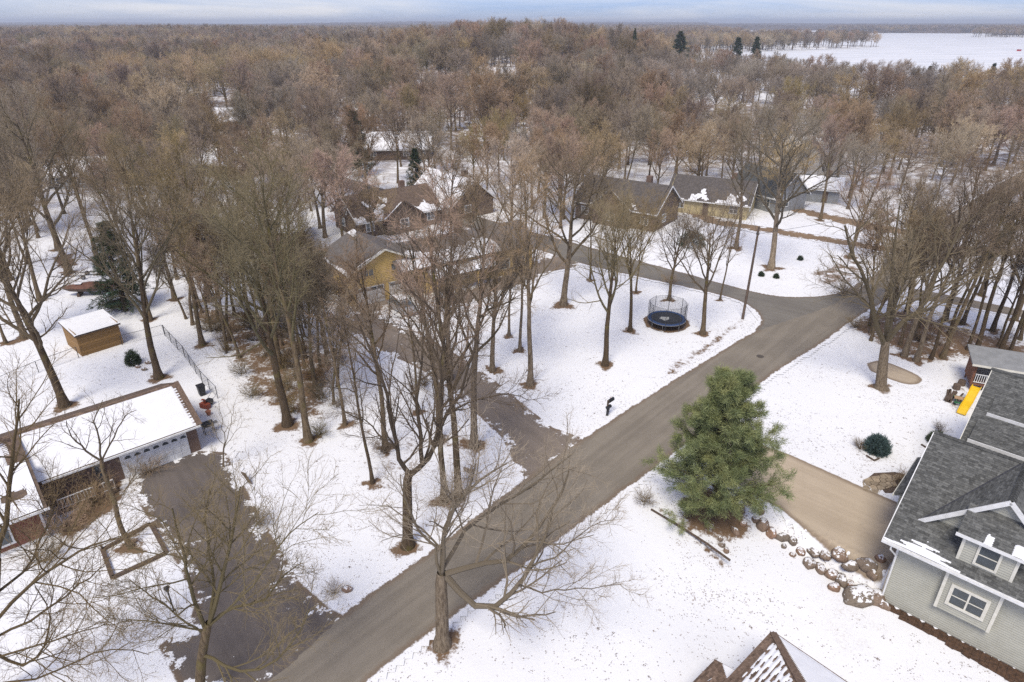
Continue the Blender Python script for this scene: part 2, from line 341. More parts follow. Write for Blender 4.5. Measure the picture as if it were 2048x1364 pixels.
# ------------------------------------------------------------------ mesh helpers
class MB:
    def __init__(s): s.v = []; s.f = []; s.t = []
    def add(s, vs, fs, tint=1.0):
        o = len(s.v); s.v.extend([tuple(map(float, p)) for p in vs]); s.f.extend([tuple(i + o for i in f) for f in fs]); s.t.extend([tint] * len(fs)); return s
    def box(s, x0, x1, y0, y1, z0, z1, tint=1.0):
        return s.add([(x0,y0,z0),(x1,y0,z0),(x1,y1,z0),(x0,y1,z0),(x0,y0,z1),(x1,y0,z1),(x1,y1,z1),(x0,y1,z1)],
                     [(3,2,1,0),(4,5,6,7),(0,1,5,4),(1,2,6,5),(2,3,7,6),(3,0,4,7)], tint)
    def prism(s, poly, vec, tint=1.0):
        n = len(poly); vec = np.array(vec, float); p = [np.array(q, float) for q in poly]
        return s.add(p + [q + vec for q in p], [tuple(range(n))[::-1], tuple(range(n, 2*n))] + [(i, (i+1) % n, n + (i+1) % n, n + i) for i in range(n)], tint)
    def bar(s, p0, p1, w, h=None, tint=1.0):
        h = h or w; p0 = Vector(p0); p1 = Vector(p1); d = (p1 - p0).normalized()
        up = Vector((0,0,1)) if abs(d.z) < .95 else Vector((1,0,0))
        x = d.cross(up).normalized() * (w/2); y = x.cross(d).normalized() * (h/2)
        return s.prism([p0-x-y, p0+x-y, p0+x+y, p0-x+y], p1-p0, tint)
    def tube(s, pts, r, k=8, tint=1.0, cap=True):
        pts = [Vector(p) for p in pts]; n = len(pts); r = r if hasattr(r, '__len__') else [r]*n
        vs = []; 
        for i, p in enumerate(pts):
            d = (pts[min(i+1, n-1)] - pts[max(i-1, 0)]).normalized()
            up = Vector((0,0,1)) if abs(d.z) < .9 else Vector((1,0,0))
            x = d.cross(up).normalized(); y = x.cross(d)
            for j in range(k):
                a = 2*math.pi*j/k; vs.append(p + (x*math.cos(a) + y*math.sin(a))*r[i])
        fs = [(i*k+j, i*k+(j+1)%k, (i+1)*k+(j+1)%k, (i+1)*k+j) for i in range(n-1) for j in range(k)]
        if cap: fs += [tuple(range(k))[::-1], tuple((n-1)*k+j for j in range(k))]
        return s.add(vs, fs, tint)
    def lathe(s, prof, c=(0,0,0), k=20, tint=1.0):
        n = len(prof); vs = [(c[0]+r*math.cos(2*math.pi*j/k), c[1]+r*math.sin(2*math.pi*j/k), c[2]+z) for r, z in prof for j in range(k)]
        fs = [(i*k+j, i*k+(j+1)%k, (i+1)*k+(j+1)%k, (i+1)*k+j) for i in range(n-1) for j in range(k)]
        fs += [tuple(range(k))[::-1], tuple((n-1)*k+j for j in range(k))]
        return s.add(vs, fs, tint)
    def loft(s, rings, tint=1.0, cap=True):
        k = len(rings[0]); vs = [p for r in rings for p in r]; n = len(rings)
        fs = [(i*k+j, i*k+(j+1)%k, (i+1)*k+(j+1)%k, (i+1)*k+j) for i in range(n-1) for j in range(k)]
        if cap: fs += [tuple(range(k))[::-1], tuple((n-1)*k+j for j in range(k))]
        return s.add(vs, fs, tint)
    def build(s, name, mat, parent=None, smooth_=False, kind=None, loc=None, mesh_only=False):
        me = bpy.data.meshes.new(name); me.from_pydata(s.v, [], s.f); me.update()
        a = me.attributes.new('tint', 'FLOAT', 'FACE'); a.data.foreach_set('value', np.array(s.t, np.float32))
        if smooth_: me.polygons.foreach_set('use_smooth', np.ones(len(me.polygons), bool))
        me.materials.append(M[mat] if isinstance(mat, str) else mat)
        if mesh_only: return me
        return link(name, me, parent, kind, loc)
def link(name, me, parent=None, kind=None, loc=None):
    o = bpy.data.objects.new(name, me); col.objects.link(o); o.parent = parent
    if kind: o['kind'] = kind
    if loc is not None: o.location = loc
    return o
def thing(name, label, cat, loc=(0,0,0), rz=0.0, group=None, scale=1.0):
    o = bpy.data.objects.new(name, None); col.objects.link(o); o.empty_display_size = .2
    o.location = loc; o.rotation_euler = (0, 0, rz); o.scale = (scale,)*3
    return tag(o, label, cat, group)
def tag(o, label, cat, group=None):
    o['label'] = label; o['category'] = cat
    if group: o['group'] = group
    return o
def copy_tree(o, parent=None):
    c = o.copy(); col.objects.link(c); c.parent = parent
    for ch in o.children: copy_tree(ch, c)
    return c
def np_mesh(name, V, F, mats, attrs=(), smooth_=False):      # F: (n,4) quads or (n,3) tris
    me = bpy.data.meshes.new(name); k = F.shape[1]
    me.vertices.add(len(V)); me.vertices.foreach_set('co', np.ascontiguousarray(V, np.float32).ravel())
    me.loops.add(F.size); me.loops.foreach_set('vertex_index', np.ascontiguousarray(F, np.int32).ravel())
    me.polygons.add(len(F)); me.polygons.foreach_set('loop_start', np.arange(0, F.size, k, dtype=np.int32))
    me.polygons.foreach_set('use_smooth', np.full(len(F), smooth_, bool))
    me.update(calc_edges=True)
    for nm, dom, val in attrs:
        a = me.attributes.new(nm, 'FLOAT', dom); a.data.foreach_set('value', np.ascontiguousarray(val, np.float32))
    for m in (mats if isinstance(mats, (list, tuple)) else [mats]): me.materials.append(m)
    return me

# ------------------------------------------------------------------ setting: ground, roads, lake
def P2(pts): return [tuple(p) for p in pts]
roadL = [(-24, 12), (-17.6, 17.6), (-12.6, 22.8), (-9.3, 27.6), (-5.05, 32.23), (-0.51, 37.7), (5.14, 43.9), (13.33, 52.27), (21.73, 60.44), (26.8, 65.2), (31.5, 68.3), (38, 72.4), (43.5, 77), (47.92, 81.7), (58.77, 94.45), (78.37, 114.34), (118, 152), (180, 205), (300, 300)]
roadR = [(-18, 8), (-13, 15.8), (-7.56, 22.67), (-4.6, 25.7), (-0.43, 29.59), (4.3, 34.25), (10.19, 40.0), (16.86, 46.6), (25.24, 55.4), (32.93, 62.3), (41.5, 70.4), (48.6, 76.2), (54.2, 81.9), (80.75, 110.0), (122, 148.5), (184, 201), (304, 296)]
side_t = [(47.9, 82.5), (41.49, 76.9), (34.9, 75.6), (30.5, 77.7), (24.3, 83.61), (16.57, 90.96), (9.82, 97.67), (-2, 109), (-30, 138), (-60, 170)]
side_b = [(-63, 166), (-33, 133.5), (-5.5, 104), (2.79, 95.6), (11.08, 87.2), (23.15, 78.6), (27.6, 75.0), (29.0, 71.8), (28.9, 68.7), (27.3, 65.7), (30, 66), (40, 72)]
PATCH = {
 'road': (P2(catmull(roadL)) + P2(catmull(roadR))[::-1], 'road'),
 'side_road': (P2(catmull(side_t)) + P2(catmull(side_b)), 'side'),
 'brick_house_driveway': (Gs([(258,946),(278,1010),(330,1085),(392,1200),(375,1258),(316,1290),(335,1330),(362,1380),(640,1380),(720,1245),(655,1215),(600,1165),(520,1030),(452,905),(392,902)]), 'darkdrive'),
 'wooded_driveway': (P2(catmull(Gs([(1052,962),(1165,885),(1110,858),(1060,820),(1000,770),(950,735),(880,690),(800,655),(760,620),(812,588),(716,612),(700,640),(660,625),(690,655),(770,705),(850,745),(905,785),(960,835),(1005,880),(1028,930)]), 3)), 'gravel'),
 'upper_driveway': (P2(catmull(Gs([(1165,520),(1140,505),(1080,520),(1010,545),(950,575),(900,585),(880,612),(960,600),(1040,570),(1100,545),(1150,535)]), 3)), 'gravel'),
 'concrete_driveway': (Gs([(1375,868),(1440,830),(1530,893),(1580,910),(1680,955),(1800,1008),(1815,1030),(1800,1105),(1766,1150),(1690,1110),(1610,1060),(1560,1018),(1450,960)]), 'concrete'),
 'dirt_track': (P2(catmull([(63,88),(52,96.2),(42,103),(33.5,109),(31.5,116),(34.5,117),(37,110.6),(44,106),(53.5,99),(64.5,91)], 3)), 'track'),
 'right_driveway': (P2(catmull([(49.5,74.6),(53.5,73.6),(58,70.5),(66,65),(80,57),(81,59.2),(67.5,67),(59,73.2),(55,76.4),(51.5,78.8)], 3)), 'drivetan'),
 'far_driveway': (P2(catmull([(60,88),(70,91.9),(78,91),(110,84),(111,87.5),(80,94.2),(71,96),(64,95.5)], 3)), 'drivetan'),
 'far_left_driveway': (P2(catmull([(66,102),(60,104.5),(50,118),(53,120),(64,107),(70,106)], 3)), 'track'),
 'parking_strip': (P2(catmull(Gs([(1733,727),(1765,722),(1838,752),(1836,768),(1800,766),(1740,742)]), 3)), 'concrete'),
}
PATCH_SDF = list(PATCH.items())
def paved(x, y, skip=None):
    d = np.full(np.shape(x), -1e9)
    for k, (poly, m) in PATCH_SDF:
        if k != skip: d = np.maximum(d, poly_sdf(x, y, poly))
    return d
# explicit trees (pixel of the foot, pixel row of the top, kind, twig, bark, trunk radius, lean, label)
def build_patch(name, poly, mat, z, cell=.4, margin=.8):
    P = np.array(poly); x0, y0 = P.min(0) - margin - .2; x1, y1 = P.max(0) + margin + .2
    if name in ('road', 'side_road'): y1 = min(y1, 190); x0 = max(x0, -60)
    xs = np.arange(x0, x1 + cell, cell); ys = np.arange(max(y0, 8), y1 + cell, cell)
    X, Y = np.meshgrid(xs, ys); own = poly_sdf(X.ravel(), Y.ravel(), poly).reshape(X.shape)
    keep = own > -margin
    cellk = keep[:-1, :-1] & keep[1:, :-1] & keep[:-1, 1:] & keep[1:, 1:]
    idx = np.arange(X.size).reshape(X.shape)
    F = np.stack([idx[:-1, :-1][cellk], idx[:-1, 1:][cellk], idx[1:, 1:][cellk], idx[1:, :-1][cellk]], 1)
    used = np.unique(F); rem = np.full(X.size, -1); rem[used] = np.arange(len(used)); F = rem[F]
    x, y = X.ravel()[used], Y.ravel()[used]
    e = np.maximum(own.ravel()[used], paved(x, y, name))
    ow = own.ravel()[used]; ot = paved(x, y, name)
    V = np.stack([x, y, terrain(x, y) + z + np.where(ot > 0, np.minimum(ow, 0) * .25, 0)], 1)
    o = link(name, np_mesh(name, V, F, M[mat], [('edge', 'POINT', e)])); o['kind'] = 'structure'
    return o
names = {'road': 'road', 'side_road': 'side_road', 'dirt_track': 'dirt_track', 'parking_strip': 'parking_strip'}
for i, (k, (poly, m)) in enumerate(PATCH.items()):
    build_patch(names.get(k, 'driveway'), poly, m, .012 + .005 * (len(PATCH) - i)) if k == names.get(k) else None
for i, (k, (poly, m)) in enumerate(PATCH.items()):
    if k != names.get(k):
        o = build_patch(k, poly, m, .012 + .005 * (len(PATCH) - i)); o.name = 'driveway'

# ------------------------------------------------------------------ where the trees stand
# (u, v foot), v of the top, kind, twig colour, bark, trunk radius, label
TREES = [
 ((130,812),300,'oak',0,2,.30,'tall bare tree in the snowy yard behind the brown brick house'),
 ((318,756),330,'fork',4,2,.30,'bare olive-barked tree at the far edge of the brick house roof'),
 ((50,676),330,'oak',0,0,.27,'bare tree between the ochre shed and the left fence end'),
 ((12,686),420,'slim',0,0,.16,'thin bare tree beside the chain link fence'),
 ((138,546),150,'oak',0,0,.34,'stout bare tree next to the boat trailer frame'),
 ((118,500),140,'oak',3,0,.33,'leaning bare tree rising from a leaf pile behind the trailer frame'),
 ((200,548),230,'slim',0,0,.17,'slim bare tree beside the brown covered boat'),
 ((196,520),190,'tall',1,0,.25,'bare tree standing just behind the slim tree by the boat'),
 ((405,690),330,'tall',4,0,.25,'bare tree on the woods edge beside the wire fence'),
 ((575,850),330,'fork',4,2,.30,'thick dark forked tree at the lower corner of the wooded strip'),
 ((617,882),300,'tall',4,0,.24,'mossy bare tree beside the thick dark forked tree'),
 ((560,735),290,'oak',4,0,.26,'bare mossy tree in the wooded strip near the white snowy shed'),
 ((745,966),585,'slim',0,2,.12,'small crooked bare tree on the snow below the wooded strip'),
 ((772,897),470,'tall',1,0,.20,'bare tree with a brown bush at its foot beside the wooded strip'),
 ((918,996),380,'tall',1,0,.23,'tall straight tree right of the forked roadside maple'),
 ((888,1003),470,'tall',0,0,.19,'tall straight tree directly behind the forked roadside maple'),
 ((948,893),360,'tall',1,1,.30,'large tree close to the wooded driveway mouth'),
 ((985,742),430,'fork',3,1,.24,'bare tree with curved low branches beside the wooded driveway'),
 ((900,760),400,'tall',1,1,.33,'large grey tree on the bend of the wooded driveway'),
 ((1060,770),330,'tall',1,1,.26,'grey trunked tree with a wide leaf ring on the front lawn'),
 ((1040,702),370,'slim',1,1,.17,'slender lawn tree behind the grey trunked tree'),
 ((1018,672),390,'slim',1,1,.15,'slender lawn tree nearest the upper driveway bend'),
 ((1127,610),270,'oak',3,1,.44,'massive old tree with flared roots on the front lawn'),
 ((1210,730),360,'fork',4,2,.23,'dark forked tree on the lawn left of the trampoline'),
 ((1260,662),345,'vase',4,2,.19,'dark upright tree just left of the trampoline'),
 ((1338,600),400,'fork',0,0,.20,'small spreading tree behind the trampoline'),
 ((1405,668),370,'fork',0,0,.22,'bare tree right of the trampoline beside the leaf row'),
 ((1272,585),400,'slim',0,0,.13,'thin tree at the side road edge behind the trampoline'),
 ((1542,536),190,'oak',3,3,.42,'big pale trunked tree with broken limb beyond the side road'),
 ((1472,497),235,'tall',0,1,.32,'grey tree between the utility pole and the cream house'),
 ((1700,515),330,'oak',1,0,.30,'tree over a brown leaf bed at the dirt track mouth'),
 ((1640,440),250,'tall',1,0,.3,'tall tree on the lawn beyond the dirt track'),
 ((1808,712),330,'tall',1,1,.26,'pale straight trunk standing behind the hollow tree by the parking strip'),
 ((1832,722),360,'tall',0,1,.22,'pale leaning trunk in the leafy grove behind the hollow tree'),
 ((1800,690),380,'slim',0,0,.15,'thin trunk at the road side of the leafy grove'),
 ((1862,718),350,'slim',0,2,.15,'thin dark trunk in the middle of the leafy grove'),
 ((1885,716),340,'tall',1,0,.19,'brown trunk leaning right in the leafy grove'),
 ((1935,700),350,'slim',0,2,.14,'dark thin trunk near the playhouse corner'),
 ((1952,702),330,'tall',0,2,.18,'dark trunk close behind the playhouse corner'),
 ((1998,714),320,'tall',1,2,.20,'dark trunk rising behind the playhouse roof'),
 ((2016,712),340,'slim',0,2,.15,'slim dark trunk beside the trunk behind the playhouse roof'),
 ((2040,760),300,'tall',0,2,.22,'dark trunk at the far side of the playhouse'),
 ((1925,648),330,'tall',0,0,.18,'trunk between the leafy grove and the tan driveway'),
 ((1985,662),320,'tall',1,2,.18,'trunk on the grove edge along the tan driveway'),
 ((1780,640),320,'oak',0,0,.26,'bare tree at the road corner of the leafy grove'),
 ((1890,640),300,'tall',1,0,.22,'tall grove tree beside the grey end of the tan driveway'),
 ((2030,640),320,'tall',0,0,.2,'tall grove tree across the tan driveway from the playhouse'),
 ((1960,590),330,'tall',1,0,.22,'bare tree on the lawn beyond the tan driveway'),
 ((715,620),440,'slim',0,2,.14,'thin dark tree in front of the yellow house corner'),
 ((850,645),470,'slim',1,0,.14,'thin tree beside the silver car'),
 ((455, 700),330,'slim',0,0,0.14,'thin trunk at the wire fence side of the wooded strip by a fallen branch'),
 ((500, 640),300,'tall',1,0,0.2,'tall trunk at the upper end of the wooded strip'),
 ((530, 690),330,'slim',0,2,0.14,'dark thin trunk in the upper wooded strip'),
 ((600, 700),360,'slim',4,0,0.13,'mossy thin trunk just below the small grey shed'),
 ((655, 730),400,'slim',1,0,0.12,'thin trunk between the wooded strip and the wooded driveway'),
 ((690, 850),470,'slim',0,0,0.12,'thin trunk on the lower right edge of the wooded strip'),
 ((835, 825),540,'slim',1,0,0.14,'rosy thin trunk near the wooded driveway bend'),
 ((880, 880),430,'tall',0,0,0.18,'brown trunk behind the pair of straight trees'),
 ((300, 640),280,'tall',0,0,0.22,'bare tree behind the short wire fence'),
 ((350, 600),260,'tall',4,0,0.22,'olive bare tree behind the wire fence corner'),
 ((80, 600),260,'tall',0,0,0.22,'bare tree on the snow left of the covered boat'),
 ((20, 560),200,'oak',0,0,0.28,'wide bare tree at the open end of the boat yard'),
 ((60, 450),150,'oak',1,0,0.3,'wide rosy tree on the snow beyond the boat trailer'),
 ((260, 560),250,'slim',0,0,0.15,'thin bare tree beside the dark evergreen'),
 ((420, 600),260,'oak',4,0,0.25,'spreading olive tree at the upper corner of the wooded strip'),
 ((1180, 560),330,'slim',0,0,0.13,'thin tree at the side road verge near the massive old tree'),
 ((1440, 600),400,'slim',0,0,0.1,'sapling between the pole and the trampoline tree'),
]
ODD = {}   # hero trees, filled below
TREE_XY = [G(*t[0]) for t in TREES]
HERO_FEET = {'limb': (884, 1290), 'maple': (815, 1092), 'corner': (398, 1400), 'edge': (-28, 1400), 'hollow': (1762, 776), 'yard': (262, 1095), 'gar1': (446, 935), 'vine': (645,1200)}
ALL_FEET = TREE_XY + [G(*p) for k, p in HERO_FEET.items() if k != 'vine']
PINE = G(1428, 1022)
WOODS = [Gs([(330,620),(470,600),(600,640),(700,700),(690,800),(655,880),(560,850),(470,800),(420,690)]),
         Gs([(1650,640),(1800,600),(1900,640),(2100,690),(2100,800),(1960,730),(1850,735),(1740,690)])]
# ------------------------------------------------------------------ ground sheet
def axis(lo, hi, step, far_lo, far_hi, n):
    mid = np.arange(lo, hi + step / 2, step)
    g1 = hi + (np.geomspace(1, 1 + (far_hi - hi) / 6, n) - 1) * 6
    g0 = lo - (np.geomspace(1, 1 + (lo - far_lo) / 6, n) - 1) * 6
    return np.concatenate([g0[1:][::-1], mid, g1[1:]])
def ground():
    xs = axis(-62, 68, .5, -9000, 9000, 48); ys = axis(14, 128, .5, -400, 9500, 60)
    X, Y = np.meshgrid(xs, ys); x, y = X.ravel(), Y.ravel()
    near = (y > 8) & (y < 200) & (abs(x) < 140)
    lit = np.zeros(x.shape)
    xn, yn = x[near], y[near]; l = np.zeros(xn.shape)
    for i, (fx, fy) in enumerate(ALL_FEET):
        rr = .35 + (TREES[i][5] * 2.2 if i < len(TREES) else .55)
        aa = np.arctan2(yn - fy, xn - fx); l = np.maximum(l, .82 * smooth(rr * 2.2, rr * .3, np.hypot(xn - fx, yn - fy) * (1 + .25 * np.sin(aa * 3 + fx) + .15 * np.sin(aa * 5 + fy))))
    l = np.maximum(l, .8 * smooth(3.9, 1.6, np.hypot(xn - PINE[0], yn - PINE[1])))
    for wd, a in zip(WOODS, (.66, .70)):
        l = np.maximum(l, a * smooth(-2, 3, poly_sdf(xn, yn, wd)))
    for poly, a, s in ((Gs([(1310,770),(1340,720),(1400,690),(1490,625),(1500,640),(1440,690),(1360,750)]), .60, 1.0),
                       (Gs([(1300,1015),(1330,1010),(1470,1110),(1450,1130)]), .7, .8),
                       (Gs([(1570,800),(1700,800),(1930,830),(1880,880),(1740,960),(1640,940)]), .17, 4),
                       (Gs([(1690,880),(1790,880),(1800,930),(1700,935)]), .5, 1.2),
                       (Gs([(1600,545),(1720,500),(1745,560),(1650,580)]), .6, 2), (Gs([(1880,770),(1960,770),(1940,860),(1890,830)]), .5, 1.0),
                       (Gs([(1460,1120),(1640,1080),(1760,1240),(2000,1364),(1600,1364)]), .10, 3), (Gs([(130,1090),(240,1010),(262,935),(180,985),(110,1060)]), .9, 1.0),
                       (Gs([(0,700),(240,700),(330,760),(60,830),(0,830)]), .30, 3), (Gs([(150,1110),(0,1160),(0,1090),(110,1060)]), .5, 1.0),
                       (Gs([(385,800),(430,790),(440,880),(405,890)]), .5, .8), (Gs([(100,515),(150,500),(160,530),(110,540)]), .9, 1.5),
                       (Gs([(640,820),(860,800),(1000,900),(960,1010),(800,1060),(700,1000)]), .44, 3), (Gs([(420,880),(560,850),(700,960),(620,1050)]), .36, 3), ([(-40,76),(40,84),(40,120),(-40,130)], .16, 6), ([(-90,66),(-40,80),(-30,140),(-120,140)], .2, 8)):
        l = np.maximum(l, a * smooth(-s, s, poly_sdf(xn, yn, poly)))
    tc_ = G(1332, 645); l = np.maximum(l, 1.05 * smooth(2.9, 2.4, np.hypot(xn - tc_[0], yn - tc_[1])))
    l = np.maximum(l, .44 * smooth(-2.4, -.1, paved(xn, yn)) * (.5 + .5 * np.sin(xn * 1.1 + yn * .7)))
    l = np.maximum(l, .20 * smooth(.1, .9, np.sin(xn * .21 + 1.9 * np.sin(yn * .13)) * np.sin(yn * .27 + 1.6 * np.sin(xn * .11 + 2))) + .05)
    lit[near] = l
    far = smooth(110, 200, np.hypot(x, y)) * .95
    lake = (x / np.maximum(y, 1) > .25) & (y > 280)
    far = np.where(lake, 0.0, far)
    idx = np.arange(X.size).reshape(X.shape)
    F = np.stack([idx[:-1, :-1].ravel(), idx[:-1, 1:].ravel(), idx[1:, 1:].ravel(), idx[1:, :-1].ravel()], 1)
    z = terrain(x, y)
    o = link('ground', np_mesh('ground', np.stack([x, y, z], 1), F, M['ground'], [('litter', 'POINT', lit), ('wood', 'POINT', far)], True)); o['kind'] = 'structure'
ground()
LAKE = [(150,640),(120,520),(104,440),(104,392),(122,352),(150,328),(190,308),(245,298),(330,294),(500,290),(1500,290),(2600,1400),(1450,1500),(1040,1600),(1060,1660),(1480,2150),(1180,2230),(1040,2230),(1000,2300),(1280,2850),(940,2900),(680,2500),(470,1500),(380,1160),(520,1010),(500,975),(300,880),(215,780)]
PENIN = [(255,800),(330,850),(420,905),(478,955),(500,985),(470,1010),(400,1010),(330,1040),(250,1000)]
mb = MB(); mb.add([(x, y, .35) for x, y in LAKE], [tuple(range(len(LAKE)))]); mb.build('lake', 'lake', kind='structure')
mb = MB(); mb.add([(x, y, .55) for x, y in PENIN], [tuple(range(len(PENIN)))[::1]]); mb.build('lake_peninsula', 'snow', kind='structure')

# ------------------------------------------------------------------ tree growing
def unit(v): return v / np.maximum(np.linalg.norm(v, axis=-1, keepdims=True), 1e-9)
def tubes(pts, rad, k):
    n, s, _ = pts.shape
    d = np.empty_like(pts); d[:, 1:-1] = pts[:, 2:] - pts[:, :-2]; d[:, 0] = pts[:, 1] - pts[:, 0]; d[:, -1] = pts[:, -1] - pts[:, -2]; d = unit(d)
    ref = np.where(np.abs(d[:, :1, 2:3]) > .9, np.array([1., 0, 0]), np.array([0, 0, 1.])) * np.ones_like(d)
    x = unit(np.cross(d, ref)); y = np.cross(x, d)
    a = 2 * np.pi * np.arange(k) / k
    V = pts[:, :, None, :] + rad[:, :, None, None] * (x[:, :, None, :] * np.cos(a)[None, None, :, None] + y[:, :, None, :] * np.sin(a)[None, None, :, None])
    base = (np.arange(n) * s * k)[:, None, None]; i = (np.arange(s - 1) * k)[None, :, None]; j = np.arange(k)[None, None, :]; j2 = (j + 1) % k
    F = np.stack(np.broadcast_arrays(base + i + j, base + i + j2, base + i + k + j2, base + i + k + j), -1).reshape(-1, 4)
    return V.reshape(-1, 3), F
def sweep(r, p, d, L, S, wig, up, r0, r1, jag=0):
    n = len(p); pts = np.empty((n, S + 1, 3)); pts[:, 0] = p; d = d.copy()
    for i in range(S):
        d = unit(d + r.normal(0, wig, (n, 3)) + np.array([0, 0, up]) * (1.0))
        pts[:, i + 1] = pts[:, i] + d * (L / S)[:, None]
    t = np.linspace(0, 1, S + 1)[None]
    rad = r0[:, None] * (1 - t) + r1[:, None] * t
    return pts, rad
def spawn(r, pts, rad, n, t0, t1, ang, angj, rscale, bias_top=1.0):
    m, s, _ = pts.shape
    t = t0 + (t1 - t0) * ((np.arange(n)[None] + r.random((m, n))) / n) ** bias_top
    f = t * (s - 1); i = np.clip(f.astype(int), 0, s - 2); fr = (f - i)[..., None]
    mi = np.arange(m)[:, None]
    p = pts[mi, i] * (1 - fr) + pts[mi, i + 1] * fr
    d = unit(pts[mi, i + 1] - pts[mi, i]); rr = rad[mi, i] * (1 - fr[..., 0]) + rad[mi, i + 1] * fr[..., 0]
    az = (np.arange(n)[None] * 2.4 + r.random((m, 1)) * 6.28 + r.normal(0, .5, (m, n)))
    ref = np.where(np.abs(d[..., 2:3]) > .9, np.array([1., 0, 0]), np.array([0, 0, 1.])) * np.ones_like(d)
    x = unit(np.cross(d, ref)); y = np.cross(x, d)
    a = np.clip(r.normal(ang, angj, (m, n)), .15, 1.5)
    nd = d * np.cos(a)[..., None] + (x * np.cos(az)[..., None] + y * np.sin(az)[..., None]) * np.sin(a)[..., None]
    return p.reshape(-1, 3), unit(nd).reshape(-1, 3), (rr * rscale).ravel(), t.ravel()
KINDS = { # clear fraction, limbs, limb angle, limb length (of H), upward pull, counts, trunk top
 'oak':  dict(clear=.24, n=15, ang=.98, ll=.46, up=.10, cnt=(8, 7, 6), top=.80),
 'fork': dict(clear=.28, n=13, ang=.66, ll=.48, up=.085, cnt=(8, 7, 6), top=.72),
 'tall': dict(clear=.36, n=14, ang=.72, ll=.31, up=.11, cnt=(6, 6, 5), top=.90),
 'slim': dict(clear=.32, n=14, ang=.78, ll=.22, up=.10, cnt=(5, 5, 5), top=.94),
 'vase': dict(clear=.28, n=15, ang=.50, ll=.50, up=.065, cnt=(8, 7, 6), top=.62),
 'round':dict(clear=.24, n=17, ang=.80, ll=.42, up=.05, cnt=(8, 7, 7), top=.80, dome=(.37, .36)),
 'broad':dict(clear=.22, n=16, ang=.95, ll=.42, up=.05, cnt=(8, 7, 7), top=.70, dome=(.46, .36)),
}
def grow(seed, H, tr, kind, thick=1.0, limbs=None, trunk=None, cnt=None, tw=.0075, lean=.03, twl=1.0):
    r = np.random.default_rng(seed); K = KINDS[kind]; cnt = cnt or K['cnt']
    if trunk is None:
        S = 12; pts, rad = sweep(r, np.array([[0., 0, -.15]]), unit(np.array([[r.normal(0, lean), r.normal(0, lean), 1.]])), np.array([H * K['top']]), S, .035, .02, np.array([tr]), np.array([tr * .16]))
        t = np.linspace(0, 1, S + 1); rad = tr * (1 - .80 * t ** 1.1)[None] + .0; rad[:, 0] *= 1.55; rad[:, 1] *= 1.05
    else:
        pts = np.array(trunk, float)[None]; t = np.linspace(0, 1, pts.shape[1]); rad = tr * (1 - .35 * t)[None]; rad[:, 0] *= 1.5
    Vt, Ft = tubes(pts, rad, 10)
    parts = []
    if limbs is None:
        p, d, rr, tt = spawn(r, pts, rad, K['n'], K['clear'] / K['top'], .99, K['ang'], .16, .62, .9)
        Ln = H * K['ll'] * (1.08 - .55 * (tt - tt.min()) / (tt.max() - tt.min() + 1e-6)) * r.uniform(.75, 1.15, len(p))
        if 'dome' in K:
            rx, rz = K['dome'][0] * H, K['dome'][1] * H; c0 = np.array([0, 0, H * .60]); sc3 = np.array([1 / rx, 1 / rx, 1 / rz])
            o_, d_ = (p - c0) * sc3, (d + np.array([0, 0, .18])) * sc3; A_, B_, C_ = (d_ ** 2).sum(1), (o_ * d_).sum(1), (o_ ** 2).sum(1) - 1
            Ln = np.clip((-B_ + np.sqrt(np.maximum(B_ * B_ - A_ * C_, 0))) / A_, H * .12, H * .6) * r.uniform(.72, 1.0, len(p))
        l1, r1 = sweep(r, p, d, Ln, 7, .13, K['up'], np.minimum(rr, tr * .5), rr * .22)
        # leader twigs
    else:
        n = max(len(q) for q, _ in limbs); l1 = np.empty((len(limbs), 9, 3)); r1 = np.empty((len(limbs), 9))
        for i, (q, rb) in enumerate(limbs):
            c = np.array(catmull(q, 4)); f = np.linspace(0, len(c) - 1, 9); i0 = np.minimum(f.astype(int), len(c) - 2); fr = (f - i0)[:, None]
            l1[i] = c[i0] * (1 - fr) + c[i0 + 1] * fr + np.vstack([np.zeros(3), r.normal(0, .05, (8, 3))]); r1[i] = rb * (1 - .72 * np.linspace(0, 1, 9))
        Ln = np.linalg.norm(np.diff(l1, axis=1), axis=2).sum(1)
    parts.append((l1, r1, 7, .0))
    P_, R_, LL, prev = l1, r1, Ln, Ln
    specs = [(cnt[0], .16, 1.0, .72, .16, .55, .46, 5, .15, .07, 5, .35),
             (cnt[1], .12, 1.0, .68, .18, .55, .46, 3, .16, .06, 4, .65),
             (cnt[2], .10, 1.0, .62, .2, .5, .52, 2, .18, .05, 3, 1.0)]
    for li, (n, t0, t1, an, aj, rs, ls, S, wg, up, k, lv) in enumerate(specs):
        p, d, rr, tt = spawn(r, P_, R_, n, t0, t1, an, aj, rs)
        ln = np.repeat(prev, n) * ls * (1.15 - .6 * tt) * r.uniform(.7, 1.25, len(p))
        ln = np.maximum(ln, (1.1, .6, .42)[li] * twl)
        rmin = (tw * 2.2, tw * 1.4, tw)[li] * thick
        r0 = np.maximum(rr, rmin); q, w_ = sweep(r, p, d, ln, S, wg, up, r0, np.maximum(r0 * .35, rmin * .55))
        parts.append((q, w_, k, lv)); P_, R_, prev = q, w_, ln
    V, F, A = [], [], []; o = 0
    for q, w_, k, lv in parts:
        v, f = tubes(q, w_, k); V.append(v); F.append(f + o); A.append(np.full(len(v), lv)); o += len(v)
    return (Vt, Ft), (np.concatenate(V), np.concatenate(F), np.concatenate(A))
def tree_meshes(name, bark, twig, *a, pal=None, **k):
    (vt, ft), (vc, fc, ac) = grow(*a, **k)
    return np_mesh(name + '_trunk', vt, ft, BARK[bark], smooth_=True), np_mesh(name + '_crown', vc, fc, (pal or TWIG)[twig], [('lvl', 'POINT', ac)])
